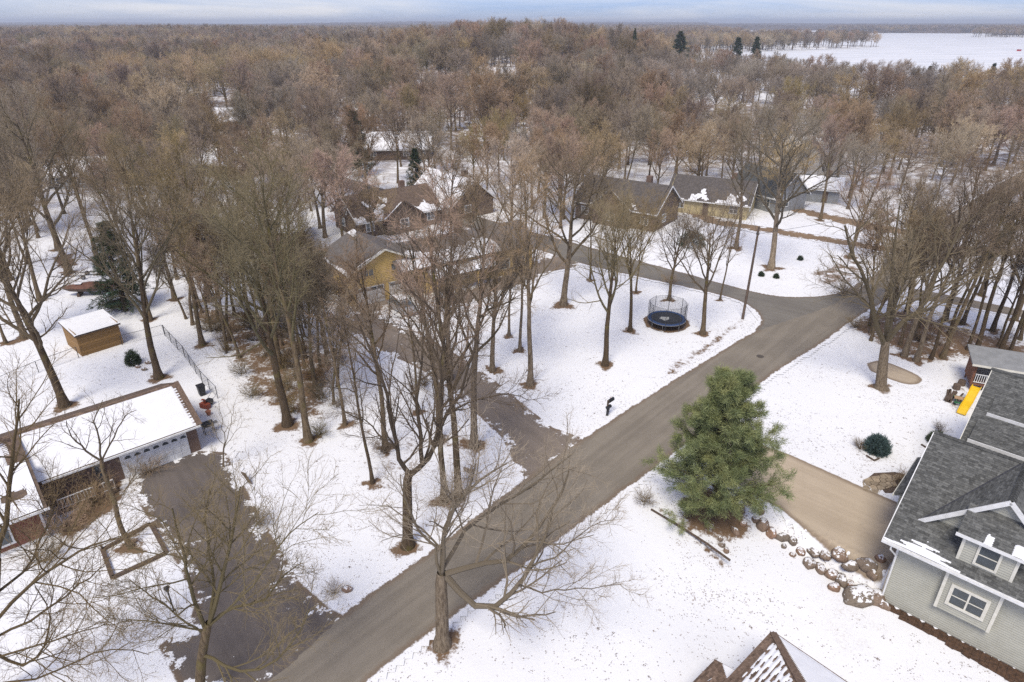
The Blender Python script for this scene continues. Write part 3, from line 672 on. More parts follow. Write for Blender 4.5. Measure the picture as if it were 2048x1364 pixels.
def put_tree(me, loc, rz, sx, sz, label, group=None, name='bare_tree', cat='tree', mats=None):
    t = thing(name, label, cat, loc, rz, group); t.scale = (sx, sx, sz)
    for o, m in zip((link('trunk', me[0], t), link('crown', me[1], t)), mats or ()):
        o.material_slots[0].link = 'OBJECT'; o.material_slots[0].material = m
    return t
# hero trees with limbs traced in their own depth
def trace(foot, pts, spread=0.0, seed=0):
    X, Y = G(*foot); r = np.random.default_rng(seed); out = []
    for i, (u, v, *dy) in enumerate(pts):
        q = at_depth(u, v, Y + (dy[0] if dy else 0)); out.append(q - np.array([X, Y, terrain(X, Y)]))
    return out
def hero(key, bark, twig, tr, trunk_px, limbs_px, label, seed, cnt=(9, 7, 6), tw=.0065, twl=1.0):
    foot = HERO_FEET[key]; X, Y = G(*foot)
    trunk = [np.array([0, 0, -.2])] + trace(foot, trunk_px)
    limbs = [(trace(foot, l), rb) for l, rb in limbs_px]
    trunk = catmull(trunk, 3)
    me = tree_meshes('hero', bark, twig, seed, 10, tr, 'oak', 1.0, limbs=limbs, trunk=trunk, cnt=cnt, tw=tw, twl=twl)
    put_tree(me, (X, Y, float(terrain(X, Y))), 0, 1, 1, label)
hero('limb', 1, 3, .40, [(884,1225), (882,1165), (884,1145)], [
    ([(890,1150,0),(925,1190,-.3),(962,1217,-.6),(1005,1208,-.7),(1040,1170,-.5),(1065,1130,0),(1090,1075,.4),(1105,1020,.6)], .20),
    ([(890,1148),(940,1130,.5),(1000,1125,.9),(1045,1095,1.4),(1075,1060,2.0),(1115,1000,2.6),(1140,940,3)], .17),
    ([(884,1150),(885,1090,.5),(905,1020,.8),(960,960,1.4),(1010,930,2)], .14),
    ([(882,1150),(868,1095,.3),(838,1060,.4),(812,1000,.2),(800,950,0)], .09),
    ([(884,1150),(895,1050,-.4),(935,980,-.8),(955,930,-1)], .10),
    ([(1040,1170,-.5),(1100,1185,-.8),(1165,1175,-1),(1240,1168,-1.2)], .05),
    ([(1065,1130,0),(1120,1110,.2),(1170,1060,.5),(1220,1040,.8)], .05),
    ([(884,1140),(930,1060,1.5),(1000,1010,3),(1080,960,4),(1150,905,5)], .12),
    ], 'grey trunked roadside tree with one heavy limb sweeping low over the snow', 31, (11, 8, 6), .006)
hero('maple', 2, 0, .36, [(815,1020), (815,960), (822,945)], [
    ([(820,950),(800,925,-.2),(790,880,-.4),(775,800,-.6),(750,720,-.8),(720,650,-1)], .17),
    ([(822,948),(850,925,.3),(870,880,.5),(895,830,.8),(925,770,1),(950,700,1.4)], .19),
    ([(845,930),(840,870,.8),(835,800,1.2),(845,720,1.8),(850,640,2.4)], .15),
    ([(868,885),(885,820,-.6),(880,740,-1),(890,670,-1.4)], .11),
    ([(795,900),(760,870,.6),(730,840,1),(690,820,1.4)], .07),
    ([(895,830),(950,800,-.5),(1010,790,-1),(1060,800,-1.4)], .06),
    ], 'dark trunked forked maple on the snow bank beside the road', 32, (10, 7, 6), .007)
hero('corner', 0, 4, .26, [(402,1330), (412,1265), (418,1245)], [
    ([(418,1250),(440,1180,.3),(455,1110,.6),(470,1040,.9),(480,970,1.2)], .12),
    ([(412,1262),(385,1200,-.2),(372,1140,-.4),(360,1080,-.4),(345,1020,-.6)], .11),
    ([(418,1250),(470,1215,.5),(530,1200,1),(570,1150,1.4),(600,1130,1.8)], .08),
    ([(410,1270),(360,1235,.2),(300,1190,.5),(260,1160,.8)], .06),
    ([(405,1310),(450,1330,-.8),(520,1340,-1.2),(580,1290,-1.2),(620,1220,-1)], .09),
    ([(420,1240),(430,1150,1),(410,1060,1.8),(420,980,2.2)], .09),
    ([(415,1255),(500,1180,-.8),(560,1090,-1.2),(640,1020,-1.4)], .06),
    ([(412,1262),(330,1250,-.8),(270,1240,-1),(210,1250,-1)], .05),
    ], 'lichen crusted tree whose trunk stands at the dark driveway edge', 33, (12, 9, 8), .0055, .8)
hero('edge', 0, 0, .30, [(-20,1300), (-12,1180), (-8,1120)], [
    ([(-8,1130),(10,1050,.3),(20,960,.5),(30,880,.6),(40,800,.8)], .13),
    ([(-15,1250),(60,1170,-.4),(130,1120,-.6),(190,1090,-.8),(235,1075,-1)], .09),
    ([(-18,1280),(60,1240,.4),(130,1190,.7),(180,1150,1),(210,1130,1)], .07),
    ([(-22,1320),(70,1290,-.6),(150,1270,-.9),(220,1240,-1)], .06),
    ([(-20,1300),(50,1330,.3),(90,1290,.4),(100,1240,.6),(75,1170,.8)], .08),
    ([(-25,1370),(100,1350,-.4),(200,1300,-.6),(300,1310,-.6)], .06),
    ([(-12,1190),(60,1130,1),(100,1040,1.6),(110,960,2)], .07),
    ], 'bare tree leaning over the snowy front yard of the red brick wing', 34, (12, 9, 8), .0055, .8)
hero('hollow', 1, 0, .52, [(1764,745), (1768,710), (1772,680)], [
    ([(1770,690),(1750,640,-.4),(1742,590,-.6),(1722,545,-.8),(1700,500,-1),(1690,450,-1.2)], .26),
    ([(1772,685),(1800,650,.4),(1840,620,.6),(1870,560,.8),(1900,500,1),(1925,440,1.4)], .26),
    ([(1772,685),(1778,620,1),(1785,560,1.4),(1790,480,2),(1800,410,2.4)], .22),
    ([(1760,650,-.2),(1730,600,.4),(1690,580,.6),(1640,560,1)], .09),
    ([(1772,685),(1788,620,-1.2),(1815,540,-1.6),(1830,460,-2)], .17),
    ([(1800,650,.4),(1860,610,-.6),(1910,560,-1),(1960,540,-1)], .09),
    ], 'thick hollow trunked tree with ascending yellowed forks by the parking strip', 35, (10, 7, 6), .008)
hero('yard', 0, 3, .17, [(240,1050), (228,1000), (206,940), (203,918)], [
    ([(204,925),(198,880,.2),(190,840,.3),(205,800,.5)], .07),
    ([(203,922),(165,895,-.3),(140,870,-.4),(135,840,-.4)], .07),
    ([(203,922),(225,880,.4),(245,840,.6),(270,820,.6)], .06),
    ([(228,1000),(260,970,.4),(275,930,.5)], .05),
    ], 'small leaning tree growing from the timber framed bed', 36, (8, 6, 5), .005, .6)
hero('gar1', 1, 3, .07, [(447,900), (450,885)], [
    ([(450,890),(447,860,0),(442,830,0),(436,800,0)], .035), ([(450,890),(462,850,.2),(466,820,.3),(468,800,.3)], .03),
    ([(450,895),(435,870,-.2),(425,850,-.2)], .025), ([(450,892),(475,860,.3),(490,835,.5)], .025)],
    'little bare ornamental tree beside the dark driveway edge', 37, (6, 5, 4), .004, .4)

# prototypes for all other trees (height 10 m, scaled when placed)
PROTO = {}
def proto(kind, seed, bark, twig, tr, thick, cnt=None):
    key = (kind, seed)
    if key not in PROTO: PROTO[key] = tree_meshes('tree_' + kind, bark, twig, seed, 17.0, tr, kind, thick, cnt=cnt, tw=.0072)
    return PROTO[key]
placed = []
for i, ((u, v), vt, kind, twig, bark, tr, label) in enumerate(TREES):
    X, Y = G(u, v); H = height_for(u, v, vt)
    me = proto(kind, 100 + i % 2, bark, twig, .30 if kind in ('oak', 'fork', 'round') else (.16 if kind == 'slim' else .23), .95)
    s = H / 17.0
    base = .30 if kind in ('oak', 'fork', 'round') else (.16 if kind == 'slim' else .23)
    sx = max(.62 * s + .38 * tr / base, .55 * s)
    put_tree(me, (X, Y, float(terrain(X, Y))), random.uniform(0, 6.28), sx, s, label, mats=(BARK[bark], TWIG[twig]))
    placed.append((X, Y))
for k, p in HERO_FEET.items(): placed.append(G(*p))
# background houses: centre, rotation, length, width, wall height, rise, wall, roof, snow share front/back, extras, label
BHOUSES = [
 ((-33,170), R(8), 24, 10, 2.9, 3.2, 'browns', 'brownroof', (1, .3), 'low house with broad snow covered roof behind the dark evergreen', 0),
 ((-21,108), R(38), 15, 9, 3.0, 3.0, 'browns', 'brownroof', (.25, .9), 'brown roofed house behind the yellow house', 1),
 ((-11,118), R(-50), 13, 9, 3.0, 3.6, 'browns', 'brownroof', (.95, .2), 'house with a snowy slope beside the brown roofed house', 0),
 ((-41,98), R(17), 17, 8.5, 2.9, 2.0, 'browns', 'tealroof', (1, 1), 'dark low house with snow covered flat roof left of the yellow house', 0),
 ((20,112), R(-36), 15, 9.5, 3.4, 3.4, 'browns', 'darkroof', (.14, .1), 'large dark brown house beyond the side road', 1),
 ((36.5,118), R(-27), 14, 9, 2.9, 3.0, 'creamsiding', 'darkroof', (.13, .1), 'cream sided house with snow scraps on its brown roof', 0),
 ((48,122), R(-62), 11, 8, 3.2, 3.6, 'greys', 'tealroof', (.1, .1), 'grey gabled house beside the cream house', 0),
 ((59,127), R(-25), 9, 7, 2.8, 1.6, 'greys', 'tealroof', (.8, .8), 'low grey building behind the broken limbed tree', 0),
 ((69,153), R(-35), 12, 8, 5.2, 3.0, 'whites', 'tealroof', (.5, .5), 'tall pale house above the low grey building', 1),
 ((150,203), R(-30), 16, 9, 5.0, 3.5, 'creamsiding', 'brownroof', (.3, .3), 'two storey house far along the road past the grove', 1),
 ((-88,140), R(12), 16, 9, 3.0, 2.6, 'greys', 'tealroof', (.8, .8), 'grey house deep in the woods left of the dark low house', 0),
 ((-64,150), R(-20), 15, 9, 3.0, 3.0, 'browns', 'greyroof', (.9, .5), 'snow patched house in the woods behind the dark low house', 0),
 ((-16,265), R(5), 22, 10, 3.2, 3.2, 'greys', 'greyroof', (1, 1), 'pale snow roofed house far back in the woods', 0),
 ((2,312), R(10), 20, 9, 3.4, 3.4, 'whites', 'greyroof', (1, 1), 'pale house standing highest on the wooded rise', 0),
 ((-92,215), R(25), 18, 9, 3.2, 3.2, 'browns', 'greyroof', (1, .8), 'snow roofed house in the far left woods', 0),
 ((95,185), R(-40), 16, 9, 3.2, 3.2, 'whites', 'greyroof', (1, .9), 'snow roofed house in the woods beyond the pale house', 0),
]
HCIRC = [(c[0], c[1], max(l, w_) * .5 + 1.0) for c, r_, l, w_, *_ in BHOUSES] + [(-14, 80, 13), (-44, 61, 5), (-50, 75, 6), (-27, 70, 3.5), (46, 55, 5), (-30, 45, 14)]
CLEAR = [Gs([(880,700),(960,610),(1150,545),(1520,600),(1520,660),(1160,890),(1060,820)]), Gs([(1130,488),(1250,430),(1400,440),(1480,410),(1720,480),(1740,560),(1600,600),(1380,548)]),
         [(62,60),(100,62),(110,100),(82,100),(58,84),(55,78)], [(-29,168),(-5,140),(8,152),(-20,182)], [(-75,66),(-46,60),(-50,84),(-70,88)], [(60,92),(100,115),(80,128),(52,104)]]
rr = random.Random(5)
def ok_spot(x, y, dmin):
    for a, b in placed:
        if (a - x) ** 2 + (b - y) ** 2 < dmin * dmin: return False
    for a, b, c in HCIRC:
        if (a - x) ** 2 + (b - y) ** 2 < c * c: return False
    if paved(np.array([x]), np.array([y]))[0] > -1.6: return False
    return not any(poly_sdf(np.array([x]), np.array([y]), p)[0] > 0 for p in CLEAR)
LOOKS = [('round', 300, 0, 1, .26, 'rosy brown rounded'), ('tall', 301, 0, 0, .23, 'dull brown upright'), ('broad', 302, 1, 3, .30, 'grey spreading'),
         ('broad', 303, 0, 2, .28, 'pale tan fuzzy'), ('vase', 304, 2, 4, .25, 'olive brown vase shaped'), ('round', 305, 1, 0, .25, 'dull brown rounded')]
MARKS = [((-33,170),'the low snow roofed house'),((-21,108),'the brown roofed house'),((-11,118),'the snowy sloped house'),((-41,98),'the dark low house'),((20,111),'the large dark brown house'),((36,118),'the cream house'),((48,122),'the grey gabled house'),((59,127),'the low grey building'),((69,152),'the tall pale house'),((150,203),'the far two storey house'),((-88,140),'the grey house in the woods'),((-64,150),'the snow patched house'),((95,185),'the snow roofed house past the pale house'),((-50,75),'the covered boat'),((-62,90),'the boat trailer'),((-14,80),'the yellow house'),((70,75),'the tan driveway'),((78,93),'the far driveway'),((85,118),'the far end of the road'),((110,140),'the road bend in the woods'),((-80,105),'the woodland left of the trailer'),((5,140),'the side road in the woods'),((30,150),'the woodland behind the brown house'),((-92,215),'the far left snow roofed house')]
def zone_of(x, y):
    if poly_sdf(np.array([x]), np.array([y]), WOODS[0])[0] > -3: return 'in the wooded strip beside the wire fence'
    if poly_sdf(np.array([x]), np.array([y]), WOODS[1])[0] > -3: return 'in the leafy grove by the playhouse'
    return 'near ' + min(MARKS, key=lambda m: (m[0][0] - x) ** 2 + (m[0][1] - y) ** 2)[1]
LOOKM = {}
def look_mesh(k):
    if k not in LOOKM:
        kind, seed, bark, twig, tr, _ = LOOKS[k]; LOOKM[k] = tree_meshes('wood_' + kind, bark, twig, seed, 17.0, tr, kind, 1.3, tw=.0095, cnt=(8, 7, 7), pal=TWIG_FAR)
    return LOOKM[k]
count = 0
def infill(x, y, s, k):
    global count
    z = zone_of(x, y); lk = LOOKS[k][5]
    t = put_tree(look_mesh(k), (x, y, float(terrain(x, y)) - .05), rr.uniform(0, 6.28), s * rr.uniform(.85, 1.1), s, f'{lk} bare tree {z}', f'{lk} trees {z}')
    placed.append((x, y)); count += 1
    return t
for wd, n, smin, smax in ((WOODS[0], 26, .55, .85), (WOODS[1], 10, .7, .95)):
    P = np.array(wd); tries = 0; c = 0
    while c < n and tries < 900:
        tries += 1; x = rr.uniform(P[:, 0].min(), P[:, 0].max()); y = rr.uniform(P[:, 1].min(), P[:, 1].max())
        if poly_sdf(np.array([x]), np.array([y]), wd)[0] > .5 and ok_spot(x, y, 1.9): infill(x, y, rr.uniform(smin, smax), rr.choice((1, 1, 4, 1))); c += 1
tries = 0; cand = []
while count < 205 and tries < 9000:
    tries += 1; y = 80 + 105 * rr.random() ** .85; x = rr.uniform(-.80, .80) * y
    if y < 92 and -30 < x < 50: continue
    if ok_spot(x, y, 5.2 if y < 120 else 6.0): infill(x, y, rr.uniform(.78, 1.08), rr.choice((0, 0, 0, 1, 2, 2, 3, 4, 5, 5)))
# farther woods: one object, far too many trees to count, instanced from the same growth
def far_points():
    pts = []; g = np.random.default_rng(3)
    def zone(y0, y1, area, smin, smax, ratio=.86, jit=None):
        n = int(ratio * (y1 * y1 - y0 * y0) / area); y = np.sqrt(g.uniform(y0 * y0, y1 * y1, n)); x = g.uniform(-ratio, ratio, n) * y
        return x, y, g.uniform(smin, smax, n)
    X = []; Y = []; S = []
    for a in ((92, 150, 120, .62, 1.0), (150, 260, 82, .75, 1.3), (260, 520, 92, .8, 1.4), (520, 1000, 120, .95, 1.4), (1000, 2600, 210, 1.0, 1.45)):
        x, y, s = zone(*a); X.append(x); Y.append(y); S.append(s)
    X, Y, S = map(np.concatenate, (X, Y, S))
    S = np.where((X / Y > .21) & (Y > 215) & (Y < 460), S * .80, S)
    lk = poly_sdf(X, Y, LAKE); pn = poly_sdf(X, Y, PENIN)
    ok = (lk < 0) | (pn > 3)
    near = np.array([(a, b) for a, b in placed if b > 80])
    for a, b in near: ok &= (X - a) ** 2 + (Y - b) ** 2 > 10
    for a, b, c in HCIRC: ok &= (X - a) ** 2 + (Y - b) ** 2 > (c + 1) ** 2
    for p in CLEAR: ok &= poly_sdf(X, Y, p) < 0
    ok &= paved(X, Y) < -2.5
    # loose gaps so that snow shows in places
    gap = np.sin(X / 23 + 1.7 * np.sin(Y / 37)) * np.sin(Y / 29 + 1.3 * np.sin(X / 41)); ok &= ~((gap > .50) & (Y < 420))
    for (hx, hy), *_ in BHOUSES:      # open yards on the street side of each house
        d_ = math.hypot(hx, hy); along = (X * hx + Y * hy) / d_ - d_; side = np.abs(X * hy - Y * hx) / d_; ok &= ~((along > -34) & (along < 0) & (side < 11) & (hy > 130))
    X, Y, S = X[ok], Y[ok], S[ok]
    kind = np.where((g.random(len(X)) < .995) | (Y < 450), g.choice([0, 0, 0, 2, 2, 4, 5, 5, 5, 3], len(X)), 6)
    patch = np.sin(X / 60 + Y / 85) + np.sin(Y / 48 - X / 90)
    kind = np.where((kind < 6) & (patch > 1.25), 3, kind); kind = np.where((kind < 6) & (patch < -1.3), 2, kind)
    return X, Y, terrain(X, Y), S, kind
def forest():
    X, Y, Z, S, kind = far_points(); n = len(X)
    me = bpy.data.meshes.new('far_woods'); me.vertices.add(n); me.vertices.foreach_set('co', np.stack([X, Y, Z], 1).astype(np.float32).ravel())
    for nm, val in (('siz', S), ('rot', rng.uniform(0, 6.28, n))):
        a = me.attributes.new(nm, 'FLOAT', 'POINT'); a.data.foreach_set('value', val.astype(np.float32))
    a = me.attributes.new('knd', 'INT', 'POINT'); a.data.foreach_set('value', kind.astype(np.int32))
    o = link('far_woods', me, kind='stuff'); tag(o, 'bare brown woods stretching back to the frozen lake and skyline', 'woods')
    g = bpy.data.node_groups.new('woods', 'GeometryNodeTree')
    g.interface.new_socket('Geometry', in_out='INPUT', socket_type='NodeSocketGeometry'); g.interface.new_socket('Geometry', in_out='OUTPUT', socket_type='NodeSocketGeometry')
    gi = N(g, 'NodeGroupInput'); go = N(g, 'NodeGroupOutput'); ln = g.links.new
    jn = N(g, 'GeometryNodeJoinGeometry')
    for k in range(6, -1, -1):
        src = SOURCES[k]; j2 = N(g, 'GeometryNodeJoinGeometry')
        for ob in src:
            oi = N(g, 'GeometryNodeObjectInfo', transform_space='ORIGINAL'); oi.inputs['Object'].default_value = ob; ln(oi.outputs['Geometry'], j2.inputs[0])
        gt = N(g, 'GeometryNodeGeometryToInstance'); ln(j2.outputs[0], gt.inputs[0]); ln(gt.outputs[0], jn.inputs[0])
    ip = N(g, 'GeometryNodeInstanceOnPoints'); ip.inputs['Pick Instance'].default_value = True
    ln(gi.outputs[0], ip.inputs['Points']); ln(jn.outputs[0], ip.inputs['Instance'])
    def na(nm, ty):
        x = N(g, 'GeometryNodeInputNamedAttribute', data_type=ty); x.inputs['Name'].default_value = nm
        return x.outputs[0]
    ln(na('knd', 'INT'), ip.inputs['Instance Index'])
    cb = N(g, 'ShaderNodeCombineXYZ'); ln(na('rot', 'FLOAT'), cb.inputs[2]); ln(cb.outputs[0], ip.inputs['Rotation'])
    sc_ = N(g, 'ShaderNodeCombineXYZ'); s_ = na('siz', 'FLOAT')
    for i in range(3): ln(s_, sc_.inputs[i])
    ln(sc_.outputs[0], ip.inputs['Scale']); ln(ip.outputs[0], go.inputs[0])
    md = o.modifiers.new('woods', 'NODES'); md.node_group = g
# far skyline canopy beyond the counted woods
def canopy():
    g = np.random.default_rng(9)
    rs = np.geomspace(2300, 8800, 60); th = np.linspace(-.92, .92, 620)
    Rr, T = np.meshgrid(rs, th, indexing='ij'); x = Rr * np.sin(T); y = Rr * np.cos(T)
    z = terrain(x, y) + 9 + g.uniform(0, 9, x.shape) + 4 * np.sin(T * 37 + Rr / 400)
    z = np.where(poly_sdf(x.ravel(), y.ravel(), LAKE).reshape(x.shape) > -5, -3, z)
    idx = np.arange(x.size).reshape(x.shape)
    F = np.stack([idx[:-1, :-1].ravel(), idx[:-1, 1:].ravel(), idx[1:, 1:].ravel(), idx[1:, :-1].ravel()], 1)
    o = link('skyline_woods', np_mesh('skyline_woods', np.stack([x.ravel(), y.ravel(), z.ravel()], 1), F, M['canopy'])); o['kind'] = 'stuff'
    tag(o, 'hazy wooded skyline beyond the lake and the brown woods', 'woods')
canopy()

# ------------------------------------------------------------------ evergreens
def needles(r, centres, dirs, n, ln, wd, tintv, flat=.5, jit=.25):
    m = len(centres); c = np.repeat(centres, n, 0); d = np.repeat(dirs, n, 0)
    d = unit(d + r.normal(0, flat, d.shape)); p = c + r.normal(0, ln * jit, c.shape)
    s = unit(np.cross(d, r.normal(0, 1, d.shape))) * (wd * r.uniform(.7, 1.3, (len(d), 1))); L_ = ln * r.uniform(.6, 1.3, (len(d), 1))
    V = np.stack([p - s, p + s, p + d * L_ + s * .3, p + d * L_ - s * .3], 1).reshape(-1, 3)
    F = np.arange(len(V)).reshape(-1, 4); A = np.repeat(np.repeat(tintv, n) + r.normal(0, .12, len(c)), 4)
    return V, F, np.clip(A, 0, 1)
def pine_mesh(seed, H, rad, tiers, per, shape, droop, tuft, mat, tw=.02, low=.06, bark=2, spray=3):
    r = np.random.default_rng(seed)
    tp, trd = sweep(r, np.array([[0., 0, -.1]]), np.array([[0, 0, 1.]]), np.array([H]), 10, .015, .02, np.array([H * .018]), np.array([.02]))
    Vt, Ft = tubes(tp, trd, 9)
    p, d, rr_, tt = spawn(r, tp, trd, tiers * per, low, .985, 1.25, .12, .5)
    L_ = rad * shape(tt) * r.uniform(.62, 1.12, len(p))
    q, w_ = sweep(r, p, d, L_, 6, .06, droop, np.maximum(rr_ * .6, .015), np.full(len(p), .006))
    p2, d2, r2, t2 = spawn(r, q, w_, 7, .18, 1.0, .75, .2, .6)
    l2 = np.repeat(L_, 7) * .36 * (1.2 - .6 * t2); q2, w2 = sweep(r, p2, d2, l2, 3, .1, droop * 1.2, np.maximum(r2, .008), np.full(len(p2), .004))
    vb, fb = tubes(q, w_, 5); vb2, fb2 = tubes(q2, w2, 3)
    V = [Vt, vb, vb2]; F = [Ft, fb + len(Vt), fb2 + len(Vt) + len(vb)]
    cs, ds, _, ts = spawn(r, q2, w2, spray, .25, 1.0, .4, .3, 1)
    cs = np.concatenate([cs, q2[:, -1], q[:, -1]]); ds = np.concatenate([ds, unit(q2[:, -1] - q2[:, -2]), unit(q[:, -1] - q[:, -2])])
    rel = np.clip(np.hypot(cs[:, 0], cs[:, 1]) / rad, 0, 1); tv = r.uniform(.15, .8, len(cs))
    nv, nf, na_ = needles(r, cs, ds, tuft[0], tuft[1], tuft[2], tv, jit=.5 if mat == 'pine' else .25)
    return np_mesh('evergreen_trunk', np.concatenate(V), np.concatenate(F), BARK[bark]), np_mesh('evergreen_crown', nv, nf, M[mat], [('tint', 'POINT', na_)])
cone = lambda t: np.clip(1.06 - t, .04, 1) ** .8
wp = pine_mesh(51, 11.0, 4.5, 18, 7, lambda t: np.where(t < .16, .92 + .5 * t, np.clip(1.15 - t * .95, .14, 1)), .045, (24, .24, .012), 'pine', spray=7, low=.025)
put_tree(wp, (PINE[0], PINE[1], 0), .6, 1, 1, 'big soft green white pine standing between the road and the concrete driveway', name='white_pine')
sp = pine_mesh(52, 14, 3.0, 18, 7, cone, .0, (9, .30, .02), 'spruce', spray=3)
FE = [((720,352),'dense dark evergreen before the low snow roofed house',1.0,1.3),((252,622),'dark evergreen tree behind the forked olive tree near the green tarp',.78,1.5),
      ((415,560),'half hidden evergreen in the wooded strip end',.5,1.1),((835,400),'yellowish evergreen behind the yellow house roof',.7,1.2)]
spo = None
for (u, v), lab, s, wd in FE:
    X, Y = G(u, v); t = put_tree(sp, (X, Y, 0), random.uniform(0, 6), s * wd, s, lab, name='evergreen_tree'); spo = spo or t
for X, Y, s, wd, lab in ((66,385,1.4,.6,'narrow spruce on the wooded rise before the lake'),(92,390,1.5,1.7,'broad dark pine crown on the wooded rise'),(124,392,1.45,1.4,'dark pine pair member nearer the broad pine on the rise'),(136,396,1.5,1.2,'dark pine pair member nearer the lake on the rise'),
                    (222,290,1.45,1.1,'spruce at the lake shore beyond the right hand woods'),(196,330,.9,1.2,'green spruce inside the right hand woods'),(-175,340,1.1,1.6,'dark evergreen clump member in the far left woods'),(-165,348,1.0,1.5,'second dark evergreen clump member in the far left woods'),(204,298,1.1,1.0,'small spruce beside the lake shore spruce')):
    put_tree(sp, (X, Y, float(terrain(X, Y)) + (2 if 60 < X < 140 else 0)), random.uniform(0, 6), s * wd, s, lab, name='evergreen_tree')
SOURCES = {k: None for k in range(7)}
for o in list(bpy.data.objects):
    if o.type == 'MESH' and o.parent:
        for k in range(6):
            if k in LOOKM and o.data == LOOKM[k][1] and SOURCES[k] is None: SOURCES[k] = [o, [c for c in o.parent.children if c.name.startswith('trunk')][0]]
SOURCES[6] = list(spo.children)
forest()
# low conifers and shrubs in the yards
def shrub_ever(seed, rad, hgt, mat, n=1500):
    r = np.random.default_rng(seed); v = unit(r.normal(0, 1, (n, 3))); v[:, 2] = np.abs(v[:, 2]) * 1.0
    k = r.uniform(.55, 1.0, (n, 1)) * (1 + .14 * np.sin(v[:, :1] * 9) * np.cos(v[:, 1:2] * 8)); c = v * k * np.array([rad, rad, hgt]) + np.array([0, 0, .05])
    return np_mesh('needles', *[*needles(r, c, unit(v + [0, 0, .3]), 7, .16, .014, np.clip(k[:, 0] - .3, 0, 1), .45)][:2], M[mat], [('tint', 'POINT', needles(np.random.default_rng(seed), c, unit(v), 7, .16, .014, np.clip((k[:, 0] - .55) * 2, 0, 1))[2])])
def bush(name, label, px, rad, hgt, mat, seed, n=1500, group=None):
    X, Y = G(*px) if px[1] > 100 else px
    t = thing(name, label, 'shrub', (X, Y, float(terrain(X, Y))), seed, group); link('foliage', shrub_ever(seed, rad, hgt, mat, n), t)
    MB().tube([(0, 0, -.05), (0, 0, hgt * .7)], [.05, .02], 6).build('stem', BARK[2], t)
bush('dwarf_spruce', 'round blue green dwarf spruce in a mulch bed by the concrete driveway', (1752, 902), .95, 1.35, 'bluespruce', 61, 2200)
bush('evergreen_shrub', 'small dark evergreen shrub next to three rocks in the back yard', (268, 728), .7, 1.5, 'spruce', 62, 900)
bush('evergreen_shrub', 'spreading juniper behind the trampoline across the side road', (1383, 492), 2.2, 2.4, 'spruce', 63, 2000)
bush('evergreen_shrub', 'dark clipped shrub under the grey house eave', (1872, 884), .7, .8, 'spruce', 64, 900)
for i, p in enumerate(((1522, 552), (1552, 556), (1600, 520))):
    bush('evergreen_shrub', ('tiny shrub on the left of the pair below the pale trunked tree', 'tiny shrub on the right of the pair below the pale trunked tree', 'lone tiny shrub on the lawn above the side road')[i], p, .35, .55, 'spruce', 65 + i, 250)
def twig_bush(seed, rad, hgt, twig, stems=26):
    r = np.random.default_rng(seed); p = np.zeros((stems, 3)); p[:, :2] = r.normal(0, rad * .18, (stems, 2))
    d = unit(np.concatenate([r.normal(0, .75, (stems, 2)), np.ones((stems, 1))], 1))
    q, w_ = sweep(r, p, d, np.full(stems, hgt) * r.uniform(.6, 1.1, stems), 5, .12, .02, np.full(stems, .014), np.full(stems, .005))
    p2, d2, r2, t2 = spawn(r, q, w_, 7, .25, 1, .6, .2, .7); q2, w2 = sweep(r, p2, d2, hgt * .35 * r.uniform(.5, 1.2, len(p2)), 3, .15, .03, np.full(len(p2), .007), np.full(len(p2), .004))
    p3, d3, r3, t3 = spawn(r, q2, w2, 4, .2, 1, .6, .2, .7); q3, w3 = sweep(r, p3, d3, hgt * .16 * r.uniform(.5, 1.2, len(p3)), 2, .15, .03, np.full(len(p3), .0055), np.full(len(p3), .0035))
    V, F, A = [], [], []; o = 0
    for a, b, k, lv in ((q, w_, 4, .2), (q2, w2, 3, .6), (q3, w3, 3, 1.)):
        v, f = tubes(a, b, k); V.append(v); F.append(f + o); A.append(np.full(len(v), lv)); o += len(v)
    return np_mesh('twig_bush', np.concatenate(V), np.concatenate(F), TWIG[twig], [('lvl', 'POINT', np.concatenate(A))])
TB = [twig_bush(70 + i, 1.0, 1.6, (1, 0, 2, 4)[i]) for i in range(4)]
def tbush(px, s, k, label, group=None, sz=None):
    X, Y = G(*px) if px[1] > 100 else px
    o = link('bare_bush', TB[k]); o.location = (X, Y, float(terrain(X, Y))); o.scale = (s, s, sz or s); o.rotation_euler = (0, 0, random.uniform(0, 6)); tag(o, label, 'bush', group)
for px, s, k, lab in (((1800,965),.75,2,'tan twiggy bush beside the flagstones'),((1690,590),1.6,1,'rusty bush on the bank at the road corner'),((1712,655),1.0,1,'rusty bush by the road in front of the grove'),((670,1185),.6,0,'small bare bush with rocks beside the road bank'),
                      ((765,905),1.0,0,'brown bush at the foot of the tree by the wooded strip'),((850,770),1.3,1,'rosy bush on the wooded driveway edge'),((945,965),.5,0,'low bush behind the yard stump'),((1340,568),.9,0,'bare bush behind the trampoline net'),
                      ((130,1060),1.4,0,'tangled bush before the red brick wing window'),((190,1010),1.3,0,'tangled bush before the porch railing'),((95,1120),1.1,3,'tangled bush at the corner of the red brick wing'),((300,945),1.1,0,'dark bush in front of the garage door jamb'),((1880,865),.6,1,'brown bush by the grey house eave'),((1720,898),.6,1,'brown grass bush beside the dwarf spruce'),
                      ((1290,1005),.8,3,'bare twigs at the pine edge'),((520,1050),1.0,2,'bare sapling bush on the snow next to the dark driveway')):
    tbush(px, s, k, lab)
P = np.array(WOODS[0]); c = 0
while c < 40:
    x = rr.uniform(P[:, 0].min(), P[:, 0].max()); y = rr.uniform(P[:, 1].min(), P[:, 1].max())
    if poly_sdf(np.array([x]), np.array([y]), WOODS[0])[0] > .3:
        tbush((x, y), rr.uniform(.6, 1.3), rr.choice((0, 1, 1, 3)), 'brown undergrowth bush among the trunks of the wooded strip', 'undergrowth of the wooded strip'); c += 1
P = np.array(WOODS[1]); c = 0
